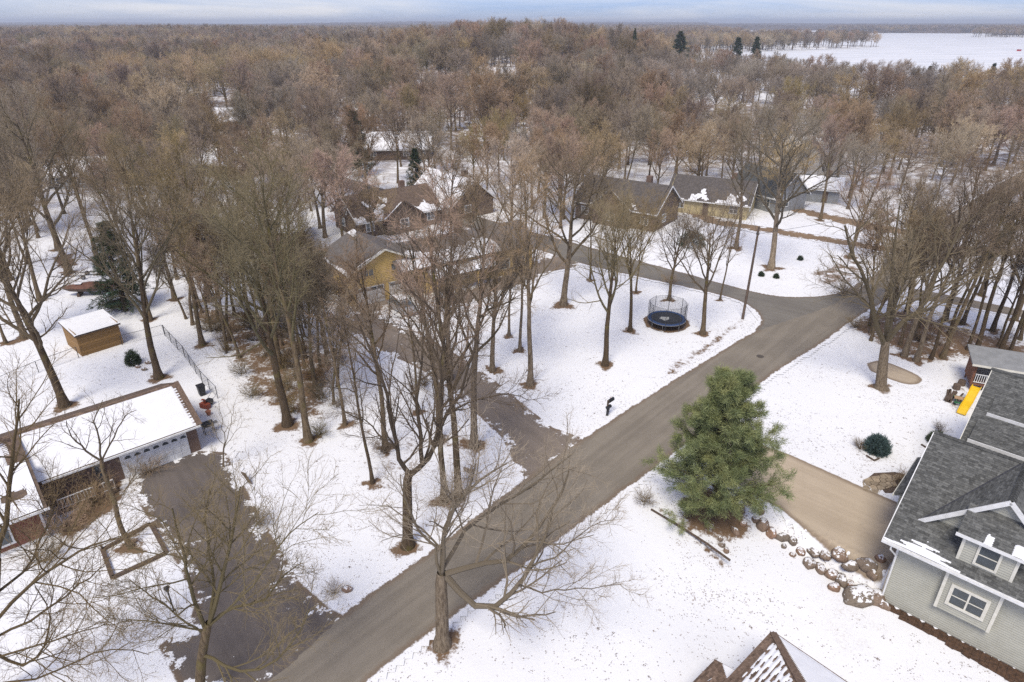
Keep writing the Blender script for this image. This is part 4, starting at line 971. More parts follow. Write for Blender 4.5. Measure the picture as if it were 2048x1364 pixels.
while c < 14:
    x = rr.uniform(P[:, 0].min(), P[:, 0].max()); y = rr.uniform(P[:, 1].min(), P[:, 1].max())
    if poly_sdf(np.array([x]), np.array([y]), WOODS[1])[0] > .3 and paved(np.array([x]), np.array([y]))[0] < -1.5:
        tbush((x, y), rr.uniform(.4, .9), rr.choice((0, 1)), 'brown undergrowth bush among the trunks of the leafy grove', 'undergrowth of the leafy grove'); c += 1

# ------------------------------------------------------------------ building helpers (local frame: x along, y depth, z up)
def slab(mb, quad, th=.14, tint=1.0):
    p = [Vector(q) for q in quad]; n = (p[1] - p[0]).cross(p[-1] - p[0]).normalized()
    if n.z < 0: n = -n
    return mb.prism([q - n * th for q in p], n * th, tint)
def clip2(poly, a, b, c):                    # keep a*x+b*y+c >= 0
    out = []
    for i in range(len(poly)):
        p, q = poly[i], poly[(i + 1) % len(poly)]; dp = a*p[0]+b*p[1]+c; dq = a*q[0]+b*q[1]+c
        if dp >= 0: out.append(p)
        if (dp >= 0) != (dq >= 0): t = dp / (dp - dq); out.append((p[0]+(q[0]-p[0])*t, p[1]+(q[1]-p[1])*t))
    return out
def shingles(parent, poly3, mat, seed=0, course=.145, tab=.32, lift=.03, name='shingles'):
    """overlapping tabs on one convex roof face; first edge of poly3 is the eave"""
    r = random.Random(seed); p = [Vector(q) for q in poly3]; ex = (p[1] - p[0]).normalized(); n = ex.cross(p[-1] - p[0]).normalized()
    if n.z < 0: n = -n
    ey = n.cross(ex)
    if ey.z < 0: ey = -ey
    P = [((q - p[0]).dot(ex), (q - p[0]).dot(ey)) for q in p]
    area = sum(P[i][0]*P[(i+1)%len(P)][1]-P[(i+1)%len(P)][0]*P[i][1] for i in range(len(P)))
    if area < 0: P = P[::-1]
    hs = []
    for i in range(len(P)):
        x0, y0 = P[i]; x1, y1 = P[(i+1)%len(P)]; hs.append((-(y1-y0), x1-x0, (y1-y0)*x0-(x1-x0)*y0))
    xs = [q[0] for q in P]; ys = [q[1] for q in P]; mb = MB(); y = min(ys); row = 0
    while y < max(ys):
        x = min(xs) - r.random() * tab
        while x < max(xs):
            w_ = tab * r.uniform(.55, 1.25); c = [(x, y - .02), (x + w_ - .006, y - .02), (x + w_ - .006, y + course), (x, y + course)]
            for h in hs: 
                c = clip2(c, *h)
                if len(c) < 3: break
            if len(c) >= 3:
                j = r.uniform(0, .008)
                vs = [p[0] + ex*a + ey*b + n*(lift + j - .016*(b - y + .02)/course) for a, b in c]
                tn = r.choice((.72, .85, 1, 1, 1.12, 1.3))
                k = len(vs); mb.add(vs, [tuple(range(k))], tn)
                if abs(c[0][1] - (y - .02)) < 1e-4 and abs(c[1][1] - (y - .02)) < 1e-4: mb.add([vs[0], vs[1], vs[1] - n*.022, vs[0] - n*.022], [(3, 2, 1, 0)], tn * .7)
            x += w_
        y += course; row += 1
    return mb.build(name, mat, parent, kind='stuff')
def siding(parent, p0, p1, z0, z1, mat, gable=None, course=.16, name='siding'):
    """lapped boards on a wall running p0->p1 (outside on the right hand side); gable=(apex along, apex z)"""
    p0 = Vector((*p0, 0)); p1 = Vector((*p1, 0)); ex = (p1 - p0).normalized(); W = (p1 - p0).length; n = Vector((ex.y, -ex.x, 0)); mb = MB(); z = z0
    top = gable[1] if gable else z1
    while z < top - .01:
        zt = min(z + course, top); a0, a1 = 0, W
        if gable and z >= z1 - 1e-6: a0 = gable[0] * (z - z1) / (top - z1); a1 = W - (W - gable[0]) * (z - z1) / (top - z1)
        b0, b1 = a0, a1
        if gable and zt > z1: b0 = gable[0] * (zt - z1) / (top - z1); b1 = W - (W - gable[0]) * (zt - z1) / (top - z1)
        lo, hi = n * .042, n * .006
        q = [p0 + ex*a0 + lo, p0 + ex*a1 + lo, p0 + ex*b1 + hi, p0 + ex*b0 + hi]; zz = [z, z, zt, zt]
        vs = [Vector((v.x, v.y, h)) for v, h in zip(q, zz)]
        mb.add(vs, [(0, 1, 2, 3)]); mb.add([vs[0], vs[1], vs[1] - n*.042, vs[0] - n*.042], [(3, 2, 1, 0)])
        z = zt
    return mb.build(name, mat, parent)
def window(parent, p, ex, w_, h, trim='white', mull=(1, 1), t=.10, name='window', out=.085, shutter=None):
    """p: lower left corner on the wall, ex: direction along the wall; outward is to the right of ex"""
    p = Vector(p); ex = Vector((*ex[:2], 0)).normalized(); n = Vector((ex.y, -ex.x, 0)); up = Vector((0, 0, 1))
    def rect(mb, x0, x1, z0, z1, d0, d1): mb.prism([p + ex*x0 + up*z0 + n*d0, p + ex*x1 + up*z0 + n*d0, p + ex*x1 + up*z1 + n*d0, p + ex*x0 + up*z1 + n*d0], n * (d1 - d0))
    g = MB(); rect(g, 0, w_, 0, h, -.01, .05); wo_ = g.build(name, 'glass', parent)
    f = MB(); rect(f, -t, 0, -t, h + t, 0, out + .012); rect(f, w_, w_ + t, -t, h + t, 0, out + .012); rect(f, 0, w_, h, h + t, 0, out + .01); rect(f, 0, w_, -t, 0, 0, out + .02)
    f.build('frame', trim, wo_)
    for i in range(1, mull[0]): b = MB(); rect(b, w_*i/mull[0] - .045, w_*i/mull[0] + .045, 0, h, .051, out); b.build('mullion', trim, wo_)
    for i in range(1, mull[1]): b = MB(); rect(b, 0, w_, h*i/mull[1] - .025, h*i/mull[1] + .025, .051, out - .008); b.build('glazing_bar', trim, wo_)
    return wo_
def snow_sheet(parent, o, ea, eb, la, lb, cover, cell=.16, th=.05, seed=0, name='snow', lift=.04):
    """snow lying on a slope; cover(s,t) -> amount, kept where amount + noise > .5"""
    r = np.random.default_rng(seed); o, ea, eb = Vector(o), Vector(ea).normalized(), Vector(eb).normalized(); n = ea.cross(eb).normalized()
    if n.z < 0: n = -n
    na_, nb = max(2, int(la / cell)), max(2, int(lb / cell)); S, T = np.meshgrid(np.linspace(0, 1, na_ + 1), np.linspace(0, 1, nb + 1), indexing='ij')
    ns = np.zeros(S.shape)
    for k in range(6):
        fa, fb, ph = r.normal(0, 1.6 * 1.5**k, 2).tolist() + [r.uniform(0, 6.28)]
        ns += np.sin(S * la * fa * .5 + T * lb * fb * .5 + ph) * (.6 ** k)
    ns = ns / 2.2 + r.normal(0, .10, S.shape)
    amt = cover(S, T) + ns * .22; keep = amt > .5
    V = np.array(o)[None] + S.ravel()[:, None]*la*np.array(ea) + T.ravel()[:, None]*lb*np.array(eb) + np.array(n)[None]*(lift + th*np.clip((amt.ravel() - .5) * 3, -.7, 1))[:, None]
    ck = keep[:-1, :-1].astype(int) + keep[1:, :-1] + keep[:-1, 1:] + keep[1:, 1:] >= 2
    idx = np.arange(S.size).reshape(S.shape)
    if not ck.any(): return None
    F = np.stack([idx[:-1, :-1][ck], idx[1:, :-1][ck], idx[1:, 1:][ck], idx[:-1, 1:][ck]], 1); used = np.unique(F); rem = np.full(S.size, -1); rem[used] = np.arange(len(used))
    return link(name, np_mesh(name, V[used], rem[F], M['snow'], smooth_=True), parent)

# ------------------------------------------------------------------ the grey house
def grey_house():
    h = thing('grey_house', 'large sage grey house with slate shingled gables and white trim', 'house', (GH_O[0], GH_O[1], 0), GH_ANG)
    z0, sl = -1.65, .66; ze = 3.5; yr = 6.6; zr = ze + sl*yr; X0, X1 = .25, 16
    zat = lambda y: ze + sl*y
    wy, wx = .7, 1.0
    MB().box(wx, X1 - .5, wy, 12.6, z0, ze + .2).build('wall', 'siding', h)
    siding(h, (wx, wy), (X1 - .5, wy), z0 + .3, ze + .25, 'siding')
    MB().prism([(wx, wy, ze + .2), (wx, 12.5, ze + .2), (wx, yr, zr - .35)], (.2, 0, 0)).build('gable_wall', 'siding', h)
    siding(h, (wx, 12.5), (wx, wy), 0, ze + .2, 'siding', gable=(12.5 - yr, zr - .4))
    st = random.Random(4); lm = MB()
    for zz in np.arange(z0 + .2, .9, .3):
        x = wy - .02
        while x < wy + 2.2:
            ww = st.uniform(.35, .7); lm.box(wx - .07, wx + .02, x, min(x + ww - .015, wy + 2.2), zz, zz + .285, st.uniform(.8, 1.15)); x += ww
    lm.build('limestone_facing', 'lime', h)
    # main roof
    rf = MB(); slab(rf, [(X0, 0, ze), (X1, 0, ze), (X1, yr, zr), (X0, yr, zr)]).build('roof', 'shingle', h)
    roof = h.children[-1]
    m = MB(); slab(m, [(X0, yr, zr), (X1, yr, zr), (X1, 11.4, zat(yr) - sl*(11.4 - yr)), (X0, 11.4, zat(yr) - sl*(11.4 - yr))]); m.build('rear_slope', 'shingle', roof)
    shingles(roof, [(X0, 0, ze), (10, 0, ze), (10, yr, zr), (X0, yr, zr)], 'shingle', 1)
    rc = MB()
    for i in range(60):
        x = X0 + i*.26
        rc.prism([(x, yr - .16, zr - .02), (x + .30, yr - .16, zr - .05), (x + .30, yr, zr + .06), (x, yr, zr + .09)], (0, 0, .012), random.uniform(.5, .8)); rc.prism([(x, yr, zr + .09), (x + .30, yr, zr + .06), (x + .30, yr + .16, zr - .05), (x, yr + .16, zr - .02)], (0, 0, .012), random.uniform(.5, .8))
    rc.build('ridge_cap', 'shingle', roof)
    # rake trim along the driveway gable and eave gutter
    t = MB(); t.bar((X0 - .03, -.05, ze - .1), (X0 - .03, yr, zr - .1), .05, .24); t.build('rake_board', 'white', roof)
    g = MB(); g.box(X0 - .05, X1, -.16, -.01, ze - .16, ze - .02); g.box(X0 - .05, X1, -.01, .03, ze - .16, ze + .015); g.build('gutter', 'white', h)
    MB().box(X0, X1, .03, wy, ze - .14, ze - .10).build('soffit', 'white', h)
    MB().box(wx - .02, wx + .10, wy - .05, wy + .0, -.35, ze - .14).build('corner_board', 'white', h)
    d = MB(); d.tube([(X0 + .5, -.08, ze - .15), (X0 + .5, .0, ze - .5), (wx + .06, wy - .14, ze - 1.2), (wx + .06, wy - .14, z0 + .35), (wx - .3, wy - .9, z0 + .16), (wx - .55, wy - 1.6, z0 + .13)], .055, 8); d.build('downspout', 'white', h)
    # porch roof beyond the driveway gable
    p = MB(); slab(p, [(X0 - .75, 4.3, 3.9), (X0 - .75, 9.6, 3.9), (X0 + .3, 9.6, 4.5), (X0 + .3, 4.3, 4.5)]); po = p.build('porch_roof', 'shingle', h)
    shingles(po, [(X0 - .75, 9.6, 3.9), (X0 - .75, 4.3, 3.9), (X0 + .3, 4.3, 4.5), (X0 + .3, 9.6, 4.5)], 'shingle', 2)
    MB().box(X0 - .82, X0 - .74, 4.25, 9.65, 3.72, 3.9).build('fascia', 'cream', po)
    MB().box(X0 - .5, wx, 4.9, 9.2, 0, 3.7).build('porch_wall', 'siding', h)
    # garage door on the driveway gable
    gd = MB(); gd.box(wx - .06, wx + .02, 1.9 + .6, 4.6, 0, 2.2).build('garage_door', 'white', h)
    # cross gable
    gx, gy, gz = 5.05, 1.7, 8.0; hw = 3.5; gb = zat(gy)
    yb_l = (gb - ze)/sl
    for s in (-1, 1):
        ft = (gx + s*hw, gy, gb); ap = (gx, gy, gz); back = (gx, (gz - ze)/sl, gz); val = (gx + s*hw, gy + .03, gb)
        q = [ft, ap, back, val]; m = MB(); slab(m, q); o = m.build('cross_gable_slope', 'shingle', roof)
        shingles(o, [val, ft, ap, back] if s < 0 else [ft, val, back, ap], 'shingle', 5 + s)
        t = MB(); t.bar((gx + s*(hw + .08), gy - .04, gb - .1), (gx, gy - .04, gz - .02), .06, .26); t.build('rake_board', 'white', o)
    m = MB(); m.prism([(gx - hw + .4, gy + .35, zat(gy) - .1), (gx + hw - .4, gy + .35, zat(gy) - .1), (gx, gy + .35, gz - .42)], (0, .15, 0)); m.build('gable_wall', 'siding', h)
    siding(h, (gx - hw + .3, gy + .35), (gx + hw - .3, gy + .35), zat(gy), zat(gy) + .02, 'siding', gable=(hw - .3, gz - .4))
    for i in range(16):
        pass
    rc = MB(); 
    for i in range(22):
        y = gy + i*.26
        for s in (-1, 1): rc.prism([(gx, y, gz + .09), (gx, y + .30, gz + .06), (gx + s*.16, y + .30, gz - .07), (gx + s*.16, y, gz - .04)], (0, 0, .012), random.uniform(.5, .8))
    rc.build('ridge_cap', 'shingle', roof)
    # valley line (dark metal)
    v = MB()
    for s in (-1,): v.bar((gx + s*hw, max(yb_l, gy) , gb + .05), (gx, (gz - ze)/sl, gz + .05), .12, .03)
    v.build('valley', 'darksteel', roof)
    # box dormer with its shed roof
    bx0, bx1, by, bt = 3.75, 6.35, .65, 5.75
    dm = MB(); dm.box(bx0, bx1, by, gy + .5, zat(by) - .1, bt); do = dm.build('dormer', 'siding', h)
    siding(do, (bx0, by), (bx1, by), zat(by), bt, 'siding')
    siding(do, (bx0, gy + .5), (bx0, by), zat(by) - .05, bt, 'siding')
    for x in (bx0 - .02, bx1 - .13): MB().box(x, x + .15, by - .055, by + .1, zat(by) - .05, bt).build('corner_board', 'cream', do)
    window(do, (bx0 + .86, by, zat(by) + .25), (1, 0), .88, 1.25, 'cream', (1, 2), .12)
    m = MB(); q = [(bx0 - .35, by - .3, bt - .02), (bx1 + .6, by - .3, bt - .02), (bx1 + .6, gy + .35, bt + 1.05), (bx0 - .35, gy + .35, bt + 1.05)]; slab(m, q, .1); ro = m.build('shed_roof', 'shingle', do)
    shingles(ro, q, 'shingle', 9)
    MB().box(bx0 - .4, bx1 + .65, by - .36, by - .3, bt - .17, bt + .02).build('fascia', 'white', ro)
    snow_sheet(ro, q[0], (1, 0, 0), Vector(q[3]) - Vector(q[0]), 3.55, 1.4, lambda S, T: .16 + .30*(np.sin(S*17 + 1) > .55)*(T < .5) + .42*(S > .72)*(T < .5), .09, .06, 3)
    # bump-out with the double window
    MB().box(3.62, 6.32, wy - .34, wy, .35, ze - .12).build('bay', 'siding', h); bay = h.children[-1]
    siding(bay, (3.62, wy - .34), (6.32, wy - .34), .35, ze - .12, 'siding')
    for x in (3.60, 6.20): MB().box(x, x + .16, wy - .41, wy - .30, .33, ze - .13).build('corner_board', 'cream', bay)
    window(bay, (4.2, wy - .34, 1.05), (1, 0), 1.55, 1.2, 'cream', (2, 2), .17)
    # snow along the eave and in the valley
    snow_sheet(roof, (X0, 0, ze), (1, 0, 0), (0, 1, sl), 5.2, 2.6, lambda S, T: .92 - 1.0*T*1.5 - np.abs(S - .38)*1.5 + .16*np.sin(T*56), .06, .05, 5)
    m = MB(); m.bar((1.7, 1.75, zat(1.75) + .06), (3.1, 3.4, zat(3.4) + .06), .14, .05); m.build('valley_snow', 'snow', roof)
    # rear volume with two long dormers
    ze2, y2, yr2 = 5.1, 10.5, 16.3; s2 = .655; z2 = lambda y: ze2 + s2*(y - y2)
    MB().box(1.8, X1, y2 + .6, 22, -.2, ze2 + .1).build('rear_wall', 'siding', h)
    MB().prism([(1.8, y2 + .6, ze2), (1.8, 22, ze2), (1.8, yr2, z2(yr2) - .3)], (.2, 0, 0)).build('rear_gable_wall', 'siding', h)
    m = MB(); slab(m, [(1.3, y2, ze2), (X1, y2, ze2), (X1, yr2, z2(yr2)), (1.3, yr2, z2(yr2))]); r2 = m.build('rear_roof', 'shingle', h)
    m = MB(); slab(m, [(1.3, yr2, z2(yr2)), (X1, yr2, z2(yr2)), (X1, 22.4, ze2), (1.3, 22.4, ze2)]); m.build('rear_slope', 'shingle', r2)
    shingles(r2, [(1.3, y2, ze2), (9, y2, ze2), (9, yr2, z2(yr2)), (1.3, yr2, z2(yr2))], 'shingle', 21)
    MB().bar((1.28, y2 - .05, ze2 - .1), (1.28, yr2, z2(yr2) - .1), .05, .22).build('rake_board', 'cream', r2)
    m = MB(); m.box(1.2, X1, yr2 - .13, yr2 + .13, z2(yr2) - .02, z2(yr2) + .09); m.build('ridge_cap', 'shingle', r2)
    for k, (xa, ya, zf, yb) in enumerate(((1.75, 10.7, 6.0, 12.8), (2.1, 13.2, 7.05, 14.7))):
        q = [(xa, ya, zf), (X1, ya, zf), (X1, yb, z2(yb) + .04), (xa, yb, z2(yb) + .04)]; m = MB(); slab(m, q, .1); o = m.build('long_dormer', 'shingle', r2)
        shingles(o, [q[0], (9, ya, zf), (9, yb, z2(yb) + .04), q[3]], 'shingle', 30 + k, lift=.02)
        MB().box(xa - .05, X1, ya - .07, ya - .0, zf - .22, zf + .01).build('fascia', 'white', o)
        MB().box(xa + .3, X1, ya + .25, ya + .35, z2(ya) - .1, zf - .1).build('dormer_wall', 'siding', o)
    # wall lantern by the garage
    m = MB(); m.box(wx - .3, wx - .08, wy + 1.3, wy + 1.5, 1.75, 2.15); m.lathe([(.15, 0), (.02, .14)], (wx - .19, wy + 1.4, 2.15), 6); m.build('wall_lantern', 'black', h)
    mu = MB()
    r = random.Random(8)
    for i in range(34):
        x = wx + i*.42; ww = .55 + .5*min(1, i/12) + r.uniform(-.12, .12); mu.prism([(x, wy + .02, z0 + .05), (x, wy - ww, z0 + .05), (x + .43, wy - ww - r.uniform(-.1, .1), z0 + .05), (x + .43, wy + .02, z0 + .05)], (0, 0, .16))
    o = mu.build('mulch_bed', 'mulch', h)
grey_house()

# ------------------------------------------------------------------ brown roof corner and flag
def brown_house():
    O = G(1546, 1266, 3.0); a = np.array(G(1720, 1385, 3.0)) - O; ang = math.atan2(a[1], a[0])
    h = thing('brown_roofed_house', 'brown shingled house with snow melting on its roof', 'house', (O[0], O[1], -1.5), ang)
    # local: x along right eave, y negative = toward the other eave end
    ze, sl = 4.5, .42; L_ = 9.0; W_ = 8.0
    # hip corner: right eave along +x (roof rises toward -y), left eave along -y (roof rises toward +x)
    hp = min(L_, W_/2)
    A, B, C, D = (0, 0, ze), (L_, 0, ze), (L_, -W_/2, ze + sl*W_/2), (W_/2, -W_/2, ze + sl*W_/2)
    E_ = (0, -W_, ze)
    MB().box(.45, L_, -W_ + .45, -.45, 0, ze).build('wall', 'browns', h)
    m = MB(); slab(m, [A, B, C, D], .12); ro = m.build('roof', 'brownroof', h)
    shingles(ro, [A, B, C, D], 'brownshingle', 41)
    m = MB(); slab(m, [A, D, E_], .12); r2 = m.build('hip_slope', 'brownroof', ro)
    shingles(r2, [E_, A, D], 'brownshingle', 42)
    m = MB(); m.bar((0, 0, ze + .05), (D[0], D[1], D[2] + .06), .34, .05); m.build('hip_cap', 'brownshingle', ro)
    for nm, p, q in (('gutter', (-.06, .06, ze - .06), (L_, .06, ze - .06)), ('gutter', (-.06, .0, ze - .06), (-.06, -W_, ze - .06))): MB().bar(p, q, .12, .12).build(nm, 'timber' if nm == 'x' else 'brownshingle', ro)
    snow_sheet(ro, A, (1, 0, 0), (0, -1, sl), 7, 3.8, lambda S, T: .95 - .9*(S*7 < T*3.8 + .25) - .25*(T < .05) , .07, .05, 11)
    snow_sheet(r2, A, (0, -1, 0), (1, 0, sl), 4.6, 3.4, lambda S, T: (.50 + .16*np.sin(T*74) + .16*np.sin(S*31 + T*9)*np.sin(T*23 - S*5) - .5*np.clip(S - .55, 0, 1) - .5*(T < .12)) - .9*(S*4.6 < T*3.4 + .12), .06, .05, 12)
    # lower porch roof
    m = MB(); p = [(-1.4, -2.9, 3.55), (-1.4, -6.5, 3.55), (-.08, -6.5, 3.9), (-.08, -2.9, 3.9)]; slab(m, p, .12); pr = m.build('porch_roof', 'brownroof', h)
    shingles(pr, [p[1], p[0], p[3], p[2]], 'brownshingle', 43)
    snow_sheet(pr, p[0], (1, 0, .26), (0, -1, 0), 1.35, 1.2, lambda S, T: 1.0*(S*1.6 > T*1.5 + .55) - .05, .07, .04, 13)
    for x in (-1.3, -.4): MB().box(x, x + .14, -3.2, -3.06, 0, 3.5).build('porch_post', 'white', h)
    MB().bar((-1.42, -2.86, 3.5), (-.08, -2.86, 3.85), .05, .14).build('fascia', 'brownshingle', pr)
    return h
brown_house()
def flag():
    c = G(1392, 1352, 2.0); f = thing('flag', 'blue starred flag with red and white stripes hanging beside the brown roof', 'flag', (c[0], c[1], -1.2), R(-38))
    MB().tube([(.0, 0, 2.2), (.75, -.05, 3.7)], .015, 8).build('staff', 'white', f)
    W_, H_ = 1.5, .95; st = H_/13
    def P_(u, v): return (.72 - u*.46 - v*.12, -.06 - u*.25 + .05*math.sin(u*7 + v*2), 3.6 - u*1.0 - v*.62)
    for i in range(13):
        m = MB(); n = 8
        for k in range(n):
            u0, u1 = k/n*W_, (k + 1)/n*W_
            if u0 < .6 and i < 7: continue
            m.add([P_(u0, i*st), P_(u1, i*st), P_(u1, (i + 1)*st), P_(u0, (i + 1)*st)], [(0, 1, 2, 3)])
        m.build('stripe', 'flagred' if i % 2 == 0 else 'white', f)
    m = MB(); n = 6
    for k in range(n): u0, u1 = k/n*.6, (k + 1)/n*.6; m.add([P_(u0, 0), P_(u1, 0), P_(u1, 7*st), P_(u0, 7*st)], [(0, 1, 2, 3)])
    ca = m.build('canton', 'flagblue', f); m = MB()
    for r_ in range(9):
        for c_ in range(6 if r_ % 2 == 0 else 5):
            u = .05 + (c_ + (.5 if r_ % 2 else 0))*.1; v = .05 + r_*.052; p = Vector(P_(u, v)); e1 = (Vector(P_(u + .01, v)) - p).normalized(); e2 = (Vector(P_(u, v + .01)) - p).normalized(); n_ = e1.cross(e2)
            vs = [p + (e1*math.cos(a*math.pi/5)+e2*math.sin(a*math.pi/5))*(.024 if a % 2 == 0 else .011) for a in range(10)]
            for s in (1, -1): m.add([q + n_*.006*s for q in vs], [tuple(range(10))])
    m.build('stars', 'white', ca)
flag()

# ------------------------------------------------------------------ brown brick ranch
def brick_house():
    O = (-25.6, 42.7); h = thing('brick_house', 'long brown brick house with snow covered roof and white garage door', 'house', (O[0], O[1], 0), R(42))
    ze, rise, xr, yr = 2.55, 1.95, 1.0, 4.0; xl = -18
    MB().box(xl, .75, 0, 8.0, 0, ze).build('wall', 'brick', h)
    MB().prism([(.70, 0, ze), (.70, 8, ze), (.70, yr, ze + rise - .1)], (.05, 0, 0)).build('gable_wall', 'whites', h)
    sl = rise/(yr + .5)
    m = MB(); slab(m, [(xl, -.5, ze), (xr, -.5, ze), (xr, yr, ze + rise), (xl, yr, ze + rise)]); ro = m.build('roof', 'brownroof', h)
    m = MB(); slab(m, [(xl, yr, ze + rise), (xr, yr, ze + rise), (xr - .3, 8.5, ze), (xl, 8.5, ze)]); m.build('rear_slope', 'brownroof', ro)
    shingles(ro, [(-11, -.5, ze), (xr, -.5, ze), (xr, yr, ze + rise), (-11, yr, ze + rise)], 'brownshingle', 51, .16, .5)
    snow_sheet(ro, (-10.2, -.45, ze), (1, 0, 0), (0, 1, sl), 10.95, 4.55, lambda S, T: 1.15 - .35*(T > .965) - .5*(S > .985) - .55*(S < .03) - .28*np.clip(S - .78, 0, 1)/.22*(np.sin(T*100) > .3), .08, .04, 21)
    snow_sheet(ro, (xl, -.45, ze), (1, 0, 0), (0, 1, sl), 7.3, 4.55, lambda S, T: 1.1 - .7*(S > .955) - .6*(np.hypot(S - .45, (T - .75)*.6) < .10), .1, .05, 22)
    m = MB(); m.bar((xr, -.5, ze + .06), (xr, yr, ze + rise + .06), .34, .05); m.build('rake_trim', 'brownshingle', ro)
    m = MB(); m.bar((-10.1, -2.7, ze + .08), (-10.1, yr, ze + rise + .08), .5, .06); m.build('valley', 'brownroof', ro)
    MB().box(-9.6, xr, -.62, -.5, ze - .12, ze + .01).build('gutter', 'white', ro)
    MB().box(xl, .8, -.5, 0, ze - .1, ze - .06).build('soffit', 'brownshingle', ro)
    # garage door: four rows of panels, seven fan lights in the top row
    m = MB(); m.box(-4.8, -.05, -.05, .03, 0, 2.12); gd = m.build('garage_door', 'white', h); gd['label'] = 'wide pale garage door with fan lights'
    for r_ in range(3):
        for c_ in range(8):
            x = -4.78 + c_*.592; MB().box(x + .05, x + .54, -.075, -.052, .05 + r_*.53, .05 + r_*.53 + .43).build('panel', 'white', gd)
    for c_ in range(7):
        x = -4.5 + c_*.66; m = MB(); pts = [(x + .22 + .22*math.cos(a), -.06, 1.68 + .24*math.sin(a)) for a in np.linspace(0, math.pi, 9)]; m.prism(pts, (0, -.025, 0)); m.build('fan_light', 'glass', gd)
    MB().box(-4.95, .1, -.06, .04, 2.12, 2.26).build('door_header', 'brownshingle', h)
    # porch with white railing
    pd = MB(); pd.box(-9.3, -5.6, -1.3, -.02, 0, .32); po = pd.build('porch', 'timber', h)
    for x0, x1 in ((-9.2, -7.0), (-6.6, -5.7)):
        m = MB(); m.bar((x0, -1.25, 1.18), (x1, -1.25, 1.18), .06); m.bar((x0, -1.25, .45), (x1, -1.25, .45), .05); ra = m.build('railing', 'white', po)
        n = int((x1 - x0)/.19)
        for i in range(n + 1): x = x0 + (x1 - x0)*i/n; MB().bar((x, -1.25, .47), (x, -1.25, 1.15), .04).build('baluster', 'white', ra)
    for x in (-9.25, -6.95, -6.6, -5.65): MB().box(x - .05, x + .05, -1.3, -1.2, .3, ze - .1).build('porch_post', 'timber', po)
    m = MB(); m.box(-6.5, -5.85, -.06, .02, .35, 2.2); m.build('front_door', 'glass', h)
    # red brick wing
    MB().box(-17.8, -10.3, -3.3, 0, 0, ze + .1).build('wing_wall', 'redbrick', h)
    m = MB(); slab(m, [(-18, -3.9, ze + .05), (-9.8, -3.9, ze + .05), (-9.8, .3, ze + 1.6), (-18, .3, ze + 1.6)]); wr = m.build('wing_roof', 'brownroof', h)
    snow_sheet(wr, (-18, -3.85, ze + .05), (1, 0, 0), (0, 1, .37), 8.0, 4.4, lambda S, T: 1.0 - .7*(np.hypot((S - .62)*1.2, T - .55) < .12) - .5*(np.hypot(S - .85, T - .4) < .10), .1, .05, 23)
    MB().box(-17.9, -10.25, -3.40, -3.3, .0, .22).build('base_trim', 'white', h)
    MB().box(-10.36, -10.22, -3.42, -3.28, .2, ze).build('corner_board', 'white', h)
    MB().box(-18, -9.7, -4.0, -3.9, ze - .1, ze + .06).build('gutter', 'white', wr)
    window(h, (-14.4, -3.3, .75), (1, 0), 2.3, 1.35, 'white', (2, 1), .14)
    m = MB(); m.tube([(-11.2, 3.2, ze + 1.5), (-11.2, 3.2, ze + 3.1)], .10, 10); m.lathe([(.17, 0), (.17, .12), (.05, .2)], (-11.2, 3.2, ze + 3.1), 10); m.build('vent_pipe', 'rust', ro)
brick_house()
